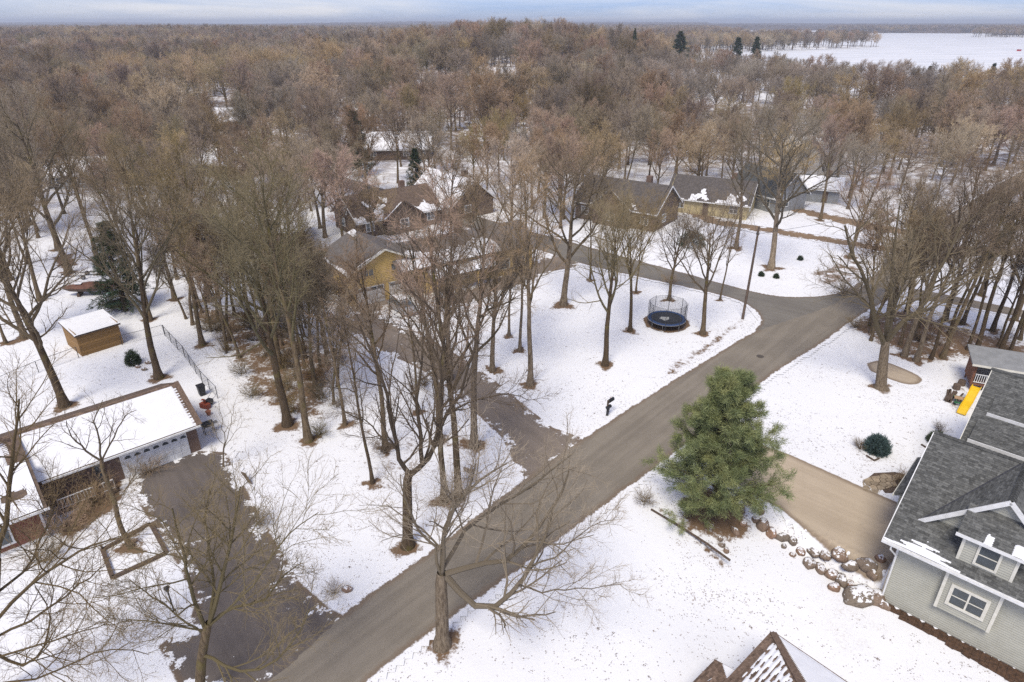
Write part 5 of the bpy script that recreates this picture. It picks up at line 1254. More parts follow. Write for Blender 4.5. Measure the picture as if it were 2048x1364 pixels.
# ------------------------------------------------------------------ yellow house
def yellow_house():
    O = (-19.2, 72.2); h = thing('yellow_house', 'mustard yellow house with grey roof and double garage doors', 'house', (O[0], O[1], 0), R(35))
    ze, W_, D_, rise = 4.5, 9.2, 9.5, 2.2
    MB().box(0, W_, 0, D_, 0, ze).build('wall', 'yellow', h)
    MB().prism([(0, .0, ze), (W_, .0, ze), (W_/2, .0, ze + rise)], (0, .2, 0)).build('gable_wall', 'yellow', h)
    siding(h, (0, 0), (W_, 0), 2.5, ze, 'yellow', gable=(W_/2, ze + rise), course=.22); siding(h, (0, D_), (0, 0), .2, ze, 'yellow', course=.22)
    ov = .5; sl = rise/(W_/2)
    m = MB(); slab(m, [(-ov, -ov, ze - sl*ov), (W_/2, -ov, ze + rise), (W_/2, D_, ze + rise), (-ov, D_, ze - sl*ov)]); ro = m.build('roof', 'greyroof', h)
    m = MB(); slab(m, [(W_ + ov, -ov, ze - sl*ov), (W_/2, -ov, ze + rise), (W_/2, D_, ze + rise), (W_ + ov, D_, ze - sl*ov)]); m.build('right_slope', 'greyroof', ro)
    for s, x in ((1, -ov), (-1, W_ + ov)):
        MB().bar((x, -ov - .03, ze - sl*ov - .08), (W_/2, -ov - .03, ze + rise - .08), .05, .2).build('rake_board', 'cream', ro)
        snow_sheet(ro, (x, -ov, ze - sl*ov), (s, 0, sl), (0, 1, 0), W_/2 + ov, 2.2, lambda S, T: .95 - T*3.0 - .25*np.sin(S*9), .1, .06, 31 + s)
    snow_sheet(ro, (-ov, -ov, ze - sl*ov), (0, 1, 0), (1, 0, sl), D_, 1.6, lambda S, T: .95 - T*2.2 + .2*np.sin(S*8), .1, .06, 35)
    snow_sheet(ro, (W_/2 - .8, D_ - .2, ze + rise - .36), (0, -1, 0), (1, 0, sl), 4, 1.0, lambda S, T: .8 - .5*S, .1, .06, 36)
    for x in (.55, 4.9):
        m = MB(); m.box(x, x + 3.7, -.06, .02, 0, 2.25); g = m.build('garage_door', 'whites', h)
        for i in range(4): MB().box(x + .15 + i*.88, x + .9 + i*.88, -.08, -.058, 1.75, 2.1).build('door_light', 'glass', g)
        for r_ in range(3):
            for i in range(4): MB().box(x + .12 + i*.88, x + .93 + i*.88, -.078, -.058, .1 + r_*.54, .54 + r_*.54).build('panel', 'whites', g)
    window(h, (1.1, -.03, 3.6), (1, 0), 1.9, .8, 'yellow', (3, 1), .07); window(h, (5.4, -.03, 3.7), (1, 0), 1.4, .8, 'yellow', (2, 1), .07)
    window(h, (-.03, 7.0, 1.0), (0, -1), 1.0, 1.5, 'white', (1, 2), .08)
    # long living wing to the right with porch
    wx1 = 26; y0, y1 = -1.8, 6.4; zw = 3.9; rs = 2.3; ym = (y0 + y1)/2
    MB().box(W_ + .01, wx1, y0 + .6, y1 - .4, 0, zw).build('wing_wall', 'yellow', h)
    siding(h, (W_, y0 + .6), (wx1, y0 + .6), .3, zw, 'yellow', course=.22)
    m = MB(); slab(m, [(W_/2 + 1.0, y0, zw - .1), (wx1 + .5, y0, zw - .1), (wx1 + .5, ym, zw + rs), (W_/2 + 1.0, ym, zw + rs)]); wr = m.build('wing_roof', 'greyroof', h)
    m = MB(); slab(m, [(W_/2 + 1.0, ym, zw + rs), (wx1 + .5, ym, zw + rs), (wx1 + .5, y1, zw - .1), (W_/2 + 1.0, y1, zw - .1)]); m.build('rear_slope', 'greyroof', wr)
    snow_sheet(wr, (W_/2 + 1.5, y0, zw - .1), (1, 0, 0), (0, 1, rs/(ym - y0)), 18, 4.6, lambda S, T: .98 - T*.85 - .55*(S > .8) + .1*np.sin(S*20), .16, .06, 37)
    m = MB(); slab(m, [(W_ + .2, y0 - 1.6, 2.6), (19, y0 - 1.6, 2.6), (19, y0 + .6, 3.3), (W_ + .2, y0 + .6, 3.3)], .12); pr = m.build('porch_roof', 'greyroof', h)
    snow_sheet(pr, (W_ + .2, y0 - 1.6, 2.6), (1, 0, 0), (0, 1, .32), 9.5, 2.1, lambda S, T: 1.0 - .45*(T > .8), .12, .05, 38)
    for x in (W_ + .6, 12.6, 15.8, 18.7): MB().box(x, x + .13, y0 - 1.5, y0 - 1.37, 0, 2.6).build('porch_post', 'yellow', h)
    for x in (10.5, 14, 20.5, 23): window(h, (x, y0 + .57, 1.0), (1, 0), 1.6, 1.3, 'cream', (2, 1), .08)
    MB().box(16, 16.9, 2.0, 2.8, zw + .5, zw + rs + 1.2).build('chimney', 'brick', wr)
yellow_house()
# ------------------------------------------------------------------ background houses
def bg_house(c, rz, L_, W_, hw, rise, wall, roof, snow, label, extra, seed):
    h = thing('house', label, 'house', (c[0], c[1], float(terrain(*c))), rz)
    MB().box(-L_/2, L_/2, -W_/2, W_/2, -.5, hw).build('wall', wall, h)
    for x in (-L_/2, L_/2 - .15): MB().prism([(x, -W_/2, hw), (x, W_/2, hw), (x, 0, hw + rise)], (.15, 0, 0)).build('gable_wall', wall, h)
    ov = .5; sl = rise/(W_/2); le = math.hypot(W_/2 + ov, sl*(W_/2 + ov)); ro = None
    for s in (-1, 1):
        m = MB(); slab(m, [(-L_/2 - ov, s*(W_/2 + ov), hw - sl*ov), (L_/2 + ov, s*(W_/2 + ov), hw - sl*ov), (L_/2 + ov, 0, hw + rise), (-L_/2 - ov, 0, hw + rise)])
        o = m.build('roof' if ro is None else 'rear_slope', roof, h if ro is None else ro); ro = ro or o
        cv = snow[0] if s < 0 else snow[1]
        snow_sheet(ro, (-L_/2 - ov, s*(W_/2 + ov), hw - sl*ov), (1, 0, 0), (0, -s, sl), L_ + 2*ov, le, (lambda cv: lambda S, T: cv*1.1 - .02 + .35*(1 - T)*(cv < .5) - .3*(T > .93))(cv), .25, .07, seed + s)
        MB().bar((-L_/2 - ov, s*(W_/2 + ov + .03), hw - sl*ov - .1), (L_/2 + ov, s*(W_/2 + ov + .03), hw - sl*ov - .1), .06, .2).build('fascia', 'white', ro)
        for x in (-L_/2 - ov - .04, L_/2 + ov + .04): MB().bar((x, s*(W_/2 + ov), hw - sl*ov - .08), (x, 0, hw + rise - .08), .05, .2).build('rake_board', 'white', ro)
    n = int(L_ // 3.6)
    for lv in range(2 if hw > 4 else 1):
        for i in range(n):
            x = -L_/2 + (i + .5)*L_/n - .6
            if lv == 0 and i == n//2:
                d = MB(); d.box(x, x + .95, -W_/2 - .05, -W_/2 + .02, .1, 2.15); do = d.build('door', 'browns', h); MB().box(x + .8, x + .86, -W_/2 - .11, -W_/2 - .05, 1.0, 1.1).build('handle', 'steel', do)
            else: window(h, (x, -W_/2, 1.0 + lv*2.6), (1, 0), 1.25, 1.25, 'white', (2, 2), .1)
        for s in (-1, 1): window(h, (s*L_/2, s*-1.8 , 1.0 + lv*2.6), (0, s), 1.2, 1.25, 'white', (1, 2), .1)
    window(h, (-L_/2, .5, hw + .2), (0, -1), 1.0, 1.0, 'white', (1, 2), .1)
    MB().box(L_*.2, L_*.2 + .9, .4, 1.2, hw, hw + rise + .9).build('chimney', 'brick', ro)
    if extra:   # a cross gable toward the street
        gw = W_*.35; gz = hw + rise*.8; yb = -W_/2 - 1.2; ro2 = None
        MB().box(-gw, gw, yb, -W_/2 + .01, -.4, hw).build('bay_wall', wall, h); MB().prism([(-gw, yb, hw), (gw, yb, hw), (0, yb, gz)], (0, .2, 0)).build('bay_gable', wall, h)
        for s in (-1, 1):
            m = MB(); slab(m, [(s*(gw + .4), yb - .4, hw - .25), (0, yb - .4, gz), (0, -.8, gz), (s*(gw + .4), -W_/2 + .3, hw - .25)]); m.build('bay_roof', roof, ro)
            snow_sheet(ro, (s*(gw + .4), yb - .4, hw - .25), (-s, 0, (gz - hw + .25)/(gw + .4)), (0, 1, 0), math.hypot(gw, gz - hw), 1.4, lambda S, T: .9 - T*1.6, .18, .06, seed + 7 + s)
        window(h, (-.7, yb, 1.0), (1, 0), 1.4, 1.3, 'white', (2, 2), .1)
        if hw > 4: window(h, (-.5, yb, 3.4), (1, 0), 1.0, 1.2, 'white', (1, 2), .1)
for i, (c, rz, L_, W_, hw, rise, wall, roof, snow, lab, ex) in enumerate(BHOUSES): bg_house(c, rz, L_, W_, hw, rise, wall, roof, snow, lab, ex, 400 + i*10)
# ------------------------------------------------------------------ sheds and playhouse
def shed(O, rz, L_, W_, hf, hb, label, mat, plank, ox=.2):
    h = thing('shed', label, 'shed', (O[0], O[1], 0), rz); r = random.Random(3)
    MB().box(.02, L_ - .02, .02, W_ - .02, 0, min(hf, hb)).build('wall', mat, h)
    n = 8
    for i in range(n):
        z0, z1 = hf*i/n, hf*(i + 1)/n - .015
        MB().box(-.01, L_ + .01, -.02, .03, z0, z1, r.uniform(.8, 1.15)).build('plank', plank, h)
        for x in (-.02, L_ - .03): MB().box(x, x + .05, .03, W_, z0*hb/hf, z1*hb/hf, r.uniform(.75, 1.1)).build('plank', plank, h)
    m = MB(); slab(m, [(-ox, -ox, hf + .05), (L_ + ox, -ox, hf + .05), (L_ + ox, W_ + ox, hb + .05), (-ox, W_ + ox, hb + .05)], .1); ro = m.build('roof', 'timber', h)
    snow_sheet(ro, (-ox, -ox, hf + .05), (1, 0, 0), (0, W_ + 2*ox, hb - hf), L_ + 2*ox, W_ + 2*ox, lambda S, T: 1.2 - .3*(T < .03) - .3*(S < .02), .12, .05, 61)
    return h
A_ = G(165, 713); B_ = G(241, 689)
shed(A_, math.atan2(B_[1] - A_[1], B_[0] - A_[0]), 4.0, 4.2, 2.3, 2.6, 'ochre wooden shed with snow covered flat roof', 'timber', 'ochre')
hs = shed(G(540, 645), R(12), 2.8, 2.4, 2.0, 2.3, 'small grey shed with snowy roof left of the yellow house', 'greys', 'greys')
def playhouse():
    O = G(1937, 778); h = thing('playhouse', 'raised wooden playhouse with white railing and grey roof', 'playhouse', (O[0], O[1], 0), R(-24))
    L_, D_ = 5.2, 2.6; zd = .75
    dk = MB(); dk.box(-.1, L_, -.2, D_, zd - .16, zd); d = dk.build('deck', 'deck', h)
    for i in range(10): MB().box(-.1, L_, -.2 + i*.28, -.2 + i*.28 + .26, zd + .002, zd + .03).build('deck_board', 'deck', d)
    for x in (0, 1.7, 3.4, 5.0):
        for y in (-.1, D_ - .15): MB().box(x, x + .12, y, y + .12, 0, zd - .16).build('support_post', 'deck', h)
    zt = zd + 2.1
    MB().box(.25, L_ - .1, 1.25, D_, zd + .03, zt).build('wall', 'greys', h)
    w0 = h.children[-1]
    for i in range(12): MB().box(.3 + i*.4, .32 + i*.4, 1.23, 1.25, zd + .05, zt).build('batten', 'greys', w0)
    for x in (-.05, 1.95, 4.9): MB().box(x, x + .12, -.18, -.06, zd, zt).build('post', 'white' if x > 0 else 'deck', h)
    MB().box(-.12, -.0, -.15, D_, zd, zt).build('side_wall', 'deck', h)
    rl = MB(); rl.bar((.1, -.12, zd + .95), (1.95, -.12, zd + .95), .07); rl.bar((.1, -.12, zd + .15), (1.95, -.12, zd + .15), .06); ro = rl.build('railing', 'white', h)
    for i in range(11): x = .18 + i*.17; MB().bar((x, -.12, zd + .15), (x, -.12, zd + .95), .045).build('baluster', 'white', ro)
    # white gate with K bracing
    x0, x1 = 2.15, 3.75; g = MB()
    for a, b in (((x0, zd + .05), (x0, zt - .05)), ((x1, zd + .05), (x1, zt - .05)), ((x0, zd + .05), (x1, zd + .05)), ((x0, zt - .05), (x1, zt - .05)), ((x0, zd + 1.05), (x1, zd + 1.05)), ((x0, zt - .1), (x1, zd + 1.05)), ((x0, zd + .1), (x1, zd + 1.05))): g.bar((a[0], -.12, a[1]), (b[0], -.12, b[1]), .1, .07)
    g.build('braced_door', 'cream', h)
    MB().box(x0, x1, -.07, -.04, zd + .05, zt - .05).build('door_panel', 'greys', h)
    m = MB(); slab(m, [(-.5, -.65, zt + .02), (L_ + .3, -.65, zt + .02), (L_ + .3, D_ + .4, zt + .42), (-.5, D_ + .4, zt + .42)], .14); r2 = m.build('roof', 'greys', h)
    MB().box(-.52, L_ + .32, -.70, -.65, zt - .15, zt + .04).build('fascia', 'cream', r2)
    return O
playhouse()
def slide():
    p0 = np.array([*G(1949, 786, .75), .78]); p1 = np.array([*G(1922, 828, .1), .12]); 
    s = thing('slide', 'bright yellow playground slide coming off the playhouse deck', 'slide', (p1[0], p1[1], 0), 0)
    a = p0 - p1; a[2] = 0; L_ = np.linalg.norm(a); ex = a/L_; ey = np.array([-ex[1], ex[0], 0]); rings = []
    for t in np.linspace(0, 1, 15):
        z = .12 + 1.25*(t + .10*math.sin(t*math.pi*3)); c = ex*L_*t*1.0; w_ = .36
        sec = [(-w_, .16), (-w_ + .05, .16), (-w_ + .08, .03), (w_ - .08, .03), (w_ - .05, .16), (w_, .16), (w_, -.03), (-w_, -.03)]
        rings.append([(c + ey*y + np.array([0, 0, z + dz])) for y, dz in sec])
    m = MB(); m.loft(rings); m.build('chute', 'slide', s)
    for t in (.3, .65): MB().bar(tuple(ex*L_*t), tuple(ex*L_*t + np.array([0, 0, .12 + 1.2*t])), .06).build('support', 'steel', s)
slide()
def picnic():
    c = G(1920, 806); t = thing('childs_picnic_table', 'small tan and green plastic picnic table beside the yellow slide', 'table', (c[0], c[1], 0), R(-30))
    MB().box(-.55, .55, -.28, .28, .46, .52).build('table_top', 'tan', t)
    for s in (-1, 1): MB().box(-.55, .55, s*.62 - .14, s*.62 + .14, .26, .31).build('bench_seat', 'green', t)
    for x in (-.4, .34): 
        for s in (-1, 1): MB().bar((x + .03, s*.05, .46), (x + .03, s*.6, 0), .06).build('leg', 'green', t)
picnic()
def logs():
    for i, (u, v, l, a) in enumerate(((1912, 778, .55, 0), (1922, 770, .6, 1))):
        c = G(u, v); o = MB(); o.lathe([(.30, 0), (.33, .05), (.31, .5), (.26, .52)], (0, 0, 0), 14); b = o.build('log_round', 'logend', loc=(c[0], c[1], 0)); tag(b, ('short cut log round next to the lumber pile', 'taller cut log round against the playhouse deck')[i], 'log')
    c = G(1905, 795); p = thing('lumber_pile', 'pile of loose brown boards beside the playhouse', 'lumber', (c[0], c[1], 0), R(48)); r = random.Random(2)
    for i in range(9):
        x = r.uniform(-.5, .5); a = r.uniform(-.18, .18); z = .05 + .05*(i % 3); MB().bar((-1.3, x - a, z), (1.3, x + a, z), .14, .045).build('board', 'timber', p)
logs()
# ------------------------------------------------------------------ trampoline
def trampoline():
    c = G(1332, 650); t = thing('trampoline', 'round trampoline with blue edge pad and safety net on the lawn', 'trampoline', (c[0], c[1], 0), .3); Rr, z = 2.08, .88
    def ring(r0, r1, z0, z1, k=40):
        m = MB(); vs = []
        for j in range(k):
            a = 2*math.pi*j/k
            for rr_, zz in ((r0, z0), (r1, z0), (r1, z1), (r0, z1)): vs.append((rr_*math.cos(a), rr_*math.sin(a), zz))
        m.add(vs, [(4*j + q, 4*((j + 1) % k) + q, 4*((j + 1) % k) + (q + 1) % 4, 4*j + (q + 1) % 4) for j in range(k) for q in range(4)]); return m
    ring(1.76, Rr, z - .05, z + .02).build('edge_pad', 'bluepad', t); ring(Rr, Rr + .04, z - .09, z - .03).build('frame', 'steel', t)
    m = MB(); m.lathe([(1.77, -.02), (1.77, 0)], (0, 0, z - .02), 40); ma = m.build('jumping_mat', 'tmat', t)
    m = MB(); r = random.Random(1); m.add([((.55 + .12*math.sin(5*a) + r.uniform(-.05, .05))*math.cos(a) - .25, (.5 + .1*math.cos(3*a))*math.sin(a), z - .012) for a in np.linspace(0, 6.1, 22)], [tuple(range(22))]); m.build('mat_print', 'pale', ma)
    for k in range(4):
        a0, a1 = k*math.pi/2 + .2, k*math.pi/2 + .85; p = lambda a, z_: ((Rr - .02)*math.cos(a), (Rr - .02)*math.sin(a), z_)
        MB().tube([p(a0, z - .06), p(a0, .04), p((a0 + a1)/2, .03), p(a1, .04), p(a1, z - .06)], .024, 7).build('leg', 'steel', t)
    for k in range(8): a = k*math.pi/4 + .2; MB().tube([(1.02*Rr*math.cos(a), 1.02*Rr*math.sin(a), .25), (1.02*Rr*math.cos(a), 1.02*Rr*math.sin(a), z + 2.0)], .03, 7).build('net_pole', 'darksteel', t)
    m = MB(); n = 72; R2 = Rr - .05
    for k in range(n): a = 2*math.pi*k/n; m.tube([(R2*math.cos(a), R2*math.sin(a), z), (R2*math.cos(a), R2*math.sin(a), z + 1.95)], .012, 3, cap=False)
    for zz in np.arange(z + .1, z + 2.0, .14): m.tube([(R2*math.cos(a), R2*math.sin(a), zz) for a in np.linspace(0, 2*math.pi, 41)], .011 if zz < z + 1.85 else .02, 3, cap=False)
    m.build('safety_net', 'darksteel', t)
trampoline()
# ------------------------------------------------------------------ street things
def mailbox():
    c = G(1214, 831); t = thing('mailbox', 'black mailbox with newspaper tube on a wooden post by the road', 'mailbox', (c[0], c[1], 0), R(46))
    MB().box(-.06, .06, -.06, .06, 0, 1.55).build('post', 'timber', t); MB().bar((0, 0, 1.25), (.75, 0, 1.25), .09).build('arm', 'timber', t)
    rings = [[(x, .13*math.cos(a), 1.33 + (.12 if a <= math.pi else 0) + .12*max(0, math.sin(a))) for a in list(np.linspace(0, math.pi, 8))] + [(x, -.13, 1.30), (x, .13, 1.30)] for x in (.22, .78)]
    m = MB(); m.loft(rings); b = m.build('box', 'black', t); MB().box(.5, .54, .13, .15, 1.35, 1.6).build('signal_flag', 'flagred', b)
    m = MB(); m.loft([[(x, .16*math.cos(a), .82 + .16*math.sin(a)) for a in np.linspace(0, 2*math.pi, 10, endpoint=False)] for x in (-.1, .42)]); m.build('newspaper_tube', 'black', t)
    MB().bar((0, 0, 0), (.02, -.1, .9), .16).build('post_sleeve', 'black', t)
mailbox()
def pole():
    c = G(1485, 638); t = thing('utility_pole', 'plain brown wooden utility pole at the side road corner', 'pole', (c[0], c[1], 0), 0)
    MB().tube([(0, 0, -.3), (.05, 0, 5), (.08, 0, 11.0)], [.16, .14, .11], 12).build('shaft', 'pole', t); MB().box(-.06, .22, -.1, .1, 10.1, 10.35).build('bracket', 'darksteel', t)
    for s in (0, 1): MB().tube([(.12, -.08 + .16*s, 10.2), (.12, -.08 + .16*s, 10.45)], .04, 8).build('insulator', 'steel', t)
    top = np.array([c[0] + .08, c[1], 10.2])
    for i, (e, lab) in enumerate((((80, 100, 10.5), 'thin dark overhead wire running from the pole along the road'), ((-8, 122, 9.5), 'thin dark overhead wire running from the pole along the side road'), ((40, 108, 5.0), 'service wire sagging from the pole to the cream house'))):
        e = np.array(e, float); pts = [tuple(top*(1 - s) + e*s + np.array([0, 0, -3.2*s*(1 - s)])) for s in np.linspace(0, 1, 16)]
        tag(MB().tube(pts, .018, 4).build('overhead_wire', 'darksteel'), lab, 'wire')
pole()
c = G(1520, 714); m = MB(); m.lathe([(.36, 0), (.36, .02), (.30, .024), (.29, .016)], (0, 0, .075), 24); mh = m.build('manhole_cover', 'manhole', loc=(c[0], c[1], 0)); tag(mh, 'round iron manhole cover set in the road', 'manhole')
def lamp_post():
    c = G(348, 1222); t = thing('lamp_post', 'short black yard lamp post on the snow beside the dark driveway', 'lamp', (c[0], c[1], 0), .4)
    MB().tube([(0, 0, 0), (0, 0, 1.55)], .045, 10).build('post', 'black', t); m = MB(); m.lathe([(.08, 0), (.13, .28), (.19, .3), (.06, .42), (.02, .48)], (0, 0, 1.55), 8); m.build('lantern', 'black', t); MB().lathe([(.07, 0), (.11, .2)], (0, 0, 1.6), 8).build('lantern_glass', 'glass', t)
lamp_post()
def bed():
    q = [np.array(p) for p in Gs([(206, 1102), (302, 1050), (334, 1108), (226, 1158)])]; t = thing('timber_bed', 'square garden bed framed by dark timbers in the snowy front yard', 'garden bed', (q[0][0], q[0][1], 0), 0)
    for i in range(4):
        a, b = q[i] - q[0], q[(i + 1) % 4] - q[0]; MB().bar((*a, .1), (*b, .1), .20 if i % 2 == 0 else .26, .24).build('timber', 'timber', t)
    MB().bar((*(q[0] - q[0]), 0), (0, 0, .55), .1).build('corner_stake', 'timber', t)
bed()
def yard_sign():
    c = G(497, 967); t = thing('garden_sign', 'small diamond shaped dark garden panel leaning on the snow by the driveway', 'sign', (c[0], c[1], 0), R(-35))
    MB().prism([(-.75, 0, .75), (-.1, 0, .1), (.45, 0, .15), (-.2, 0, .85)], (0, .05, 0)).build('panel', 'timber', t); MB().bar((.1, .02, 0), (.05, .02, .6), .05).build('stake', 'darksteel', t)
yard_sign()
# boulders beside the concrete driveway
def boulder_mesh(seed):
    r = np.random.default_rng(seed); import bmesh
    bm = bmesh.new(); bmesh.ops.create_icosphere(bm, subdivisions=3, radius=1)
    ax = [unit(r.normal(0, 1, 3)) for _ in range(9)]; of = r.uniform(.62, .95, 9)
    for v in bm.verts:
        p = np.array(v.co)
        for a, o in zip(ax, of):
            d = p @ a
            if d > o: p = p - a*(d - o)*.8
        p = p*(1 + .05*math.sin(p[0]*7 + seed) + .04*math.sin(p[1]*9)); v.co = p
    me = bpy.data.meshes.new('boulder'); bm.to_mesh(me); bm.free(); me.materials.append(M['boulder'])
    me.polygons.foreach_set('use_smooth', np.ones(len(me.polygons), bool)); return me
BM = [boulder_mesh(i) for i in range(5)]
bl = [(1524,1056,.55,.55),(1541,1070,.6,.55),(1563,1079,.52,.42),(1583,1089,.4,.35),(1510,1044,.32,.3),(1520,1035,.3,.28),(1601,1106,.42,.34),(1624,1113,.52,.3),(1618,1130,.55,.38),(1647,1124,.55,.3),(1640,1141,.48,.42),(1673,1134,.7,.5),(1696,1150,.66,.5),(1662,1153,.5,.45),(1682,1165,.6,.5),(1668,1178,.45,.35),(1725,1160,.62,.46),(1736,1170,.5,.4),(1748,1155,.4,.35),(1700,1172,.4,.32),(1715,1196,1.25,.6),(1752,1200,.75,.6),(1767,1214,.4,.3),(1567,1095,.25,.22),(1585,1112,.25,.2),(1452,1104,.3,.25),(1443,1092,.3,.25),(1470,1065,.35,.3),(1440,1080,.28,.24),(1486,1050,.3,.3)]
r5 = random.Random(17)
for i, (u, v, w_, hh) in enumerate(bl):
    X, Y = G(u, v); z = float(terrain(X, Y)); X, Y = G(u, v, z); z = float(terrain(X, Y)); o = link('boulder', BM[i % 5]); o.location = (X, Y, z + hh*.22); o.scale = (w_*r5.uniform(.85, 1.1), w_*r5.uniform(.6, .85), hh*r5.uniform(.8, 1.1)); o.rotation_euler = (r5.uniform(-.2, .2), r5.uniform(-.2, .2), r5.uniform(0, 6))
    tag(o, 'widest flat grey boulder at the lower end of the boulder row' if w_ > 1 else ('brown boulder in the snowy row beside the concrete driveway' if u > 1495 else 'small rock in the litter below the white pine'), 'boulder', None if w_ > 1 else ('boulders beside the concrete driveway' if u > 1495 else 'rocks below the white pine'))
for u, v, s, lab, gr in ((276,735,.28,'small brown rock next to the back yard evergreen shrub','rocks by the back yard shrub'),(289,740,.3,'small brown rock next to the back yard evergreen shrub','rocks by the back yard shrub'),(296,727,.3,'small brown rock next to the back yard evergreen shrub','rocks by the back yard shrub'),(694,1180,.35,'dark rock by the small bare bush on the road bank',None),(938,940,.5,'dark snow topped stump shaped rock among the driveway trees',None),(1902,700,.3,'lone small rock in the leafy grove near the playhouse',None),(1225,560,.35,'round rock at the side road verge',None)):
    X, Y = G(u, v); o = link('rock', BM[1]); o.location = (X, Y, s*.3); o.scale = (s, s*.8, s*.7); tag(o, lab, 'rock', gr)
# flagstones
def flagstones():
    poly = Gs([(1716,972),(1748,946),(1790,944),(1822,952),(1812,972),(1772,992),(1758,1000)]); P = np.array(poly); r = random.Random(12); seeds = []
    t = thing('flagstone_path', 'tan flagstone path between the concrete driveway and the grey house', 'path', (P[:, 0].mean(), P[:, 1].mean(), 0)); o = np.array([P[:, 0].mean(), P[:, 1].mean()])
    while len(seeds) < 34:
        x, y = r.uniform(P[:, 0].min(), P[:, 0].max()), r.uniform(P[:, 1].min(), P[:, 1].max())
        if poly_sdf(np.array([x]), np.array([y]), poly)[0] > 0 and all(math.hypot(x - a, y - b) > .38 for a, b in seeds): seeds.append((x, y))
        elif r.random() < .002: break
    b = MB(); b.add([(x - o[0], y - o[1], .01) for x, y in poly], [tuple(range(len(poly)))]); b.build('joint_sand', 'timber', t)
    for i, (x, y) in enumerate(seeds):
        c = [(x - 1, y - 1), (x + 1, y - 1), (x + 1, y + 1), (x - 1, y + 1)]
        for j, (a, b_) in enumerate(seeds):
            if j != i:
                dx, dy = a - x, b_ - y; L_ = math.hypot(dx, dy); c = clip2(c, -dx/L_, -dy/L_, (dx*(x + a)/2 + dy*(y + b_)/2)/L_ - .025)
        n = len(poly); ar = sum(poly[k][0]*poly[(k+1)%n][1]-poly[(k+1)%n][0]*poly[k][1] for k in range(n)); sg = 1 if ar > 0 else -1
        if len(c) < 3: continue
        c = [(q[0], q[1]) for q in c if poly_sdf(np.array([q[0]]), np.array([q[1]]), poly)[0] > -.3]
        if len(c) < 3: continue
        MB().prism([(a - o[0], b_ - o[1], .02) for a, b_ in c], (0, 0, .035 + r.uniform(0, .012)), r.uniform(.75, 1.2)).build('stone', 'stone', t)
flagstones()
# timber edging along the pine bed and by the dwarf spruce
for pts, lab in (([(1302,1020),(1360,1054),(1410,1086),(1460,1122)], 'long timber edging below the white pine'), ([(1732,912),(1748,922),(1758,918)], 'short stone edging in front of the dwarf spruce'), ([(1842,890),(1862,902)], 'short timber edging under the grey house eave')):
    q = [np.array(G(*p)) for p in pts]; t = thing('bed_edging', lab, 'edging', (q[0][0], q[0][1], 0), 0)
    for a, b in zip(q[:-1], q[1:]): MB().bar((*(a - q[0]), .06), (*(b - q[0]), .05), .10, .12).build('edging_piece', 'timber', t)
# ------------------------------------------------------------------ fences
def fence(pts, hgt, step, label, name, mesh=.16):
    q = [np.array(p) for p in pts]; t = thing(name, label, 'fence', (q[0][0], q[0][1], 0), 0); o = q[0]; net = MB(); rail = MB()
    for a, b in zip(q[:-1], q[1:]):
        L_ = np.linalg.norm(b - a); n = max(1, round(L_/step)); d = (b - a)/L_
        for i in range(n + 1): p = a + (b - a)*i/n - o; MB().tube([(*p, 0), (*p, hgt)], .03, 6).build('post', 'darksteel', t)
        rail.tube([(*(a - o), hgt), (*(b - o), hgt)], .022, 6); m_ = int(L_/mesh)
        for i in range(m_):
            p = a + d*i*mesh - o
            for s in (-1, 1):
                e = p + d*s*hgt*.8; net.bar((*p, .03), (*e, hgt - .02), .004)
    net.build('mesh', 'darksteel', t); rail.build('top_rail', 'darksteel', t)
fence([G(-60, 808), G(0, 780), G(78, 745), G(158, 716)], 1.25, 3.2, 'low chain link fence running to the ochre shed', 'chain_link_fence')
fence([G(245, 690), G(330, 668)], 1.1, 3, 'short wire fence between the shed and the woods edge', 'wire_fence')
fence([G(330, 672), G(370, 715), G(405, 765), G(436, 797)], 1.3, 2.4, 'rusty wire fence along the wooded strip behind the brick house', 'wire_fence')
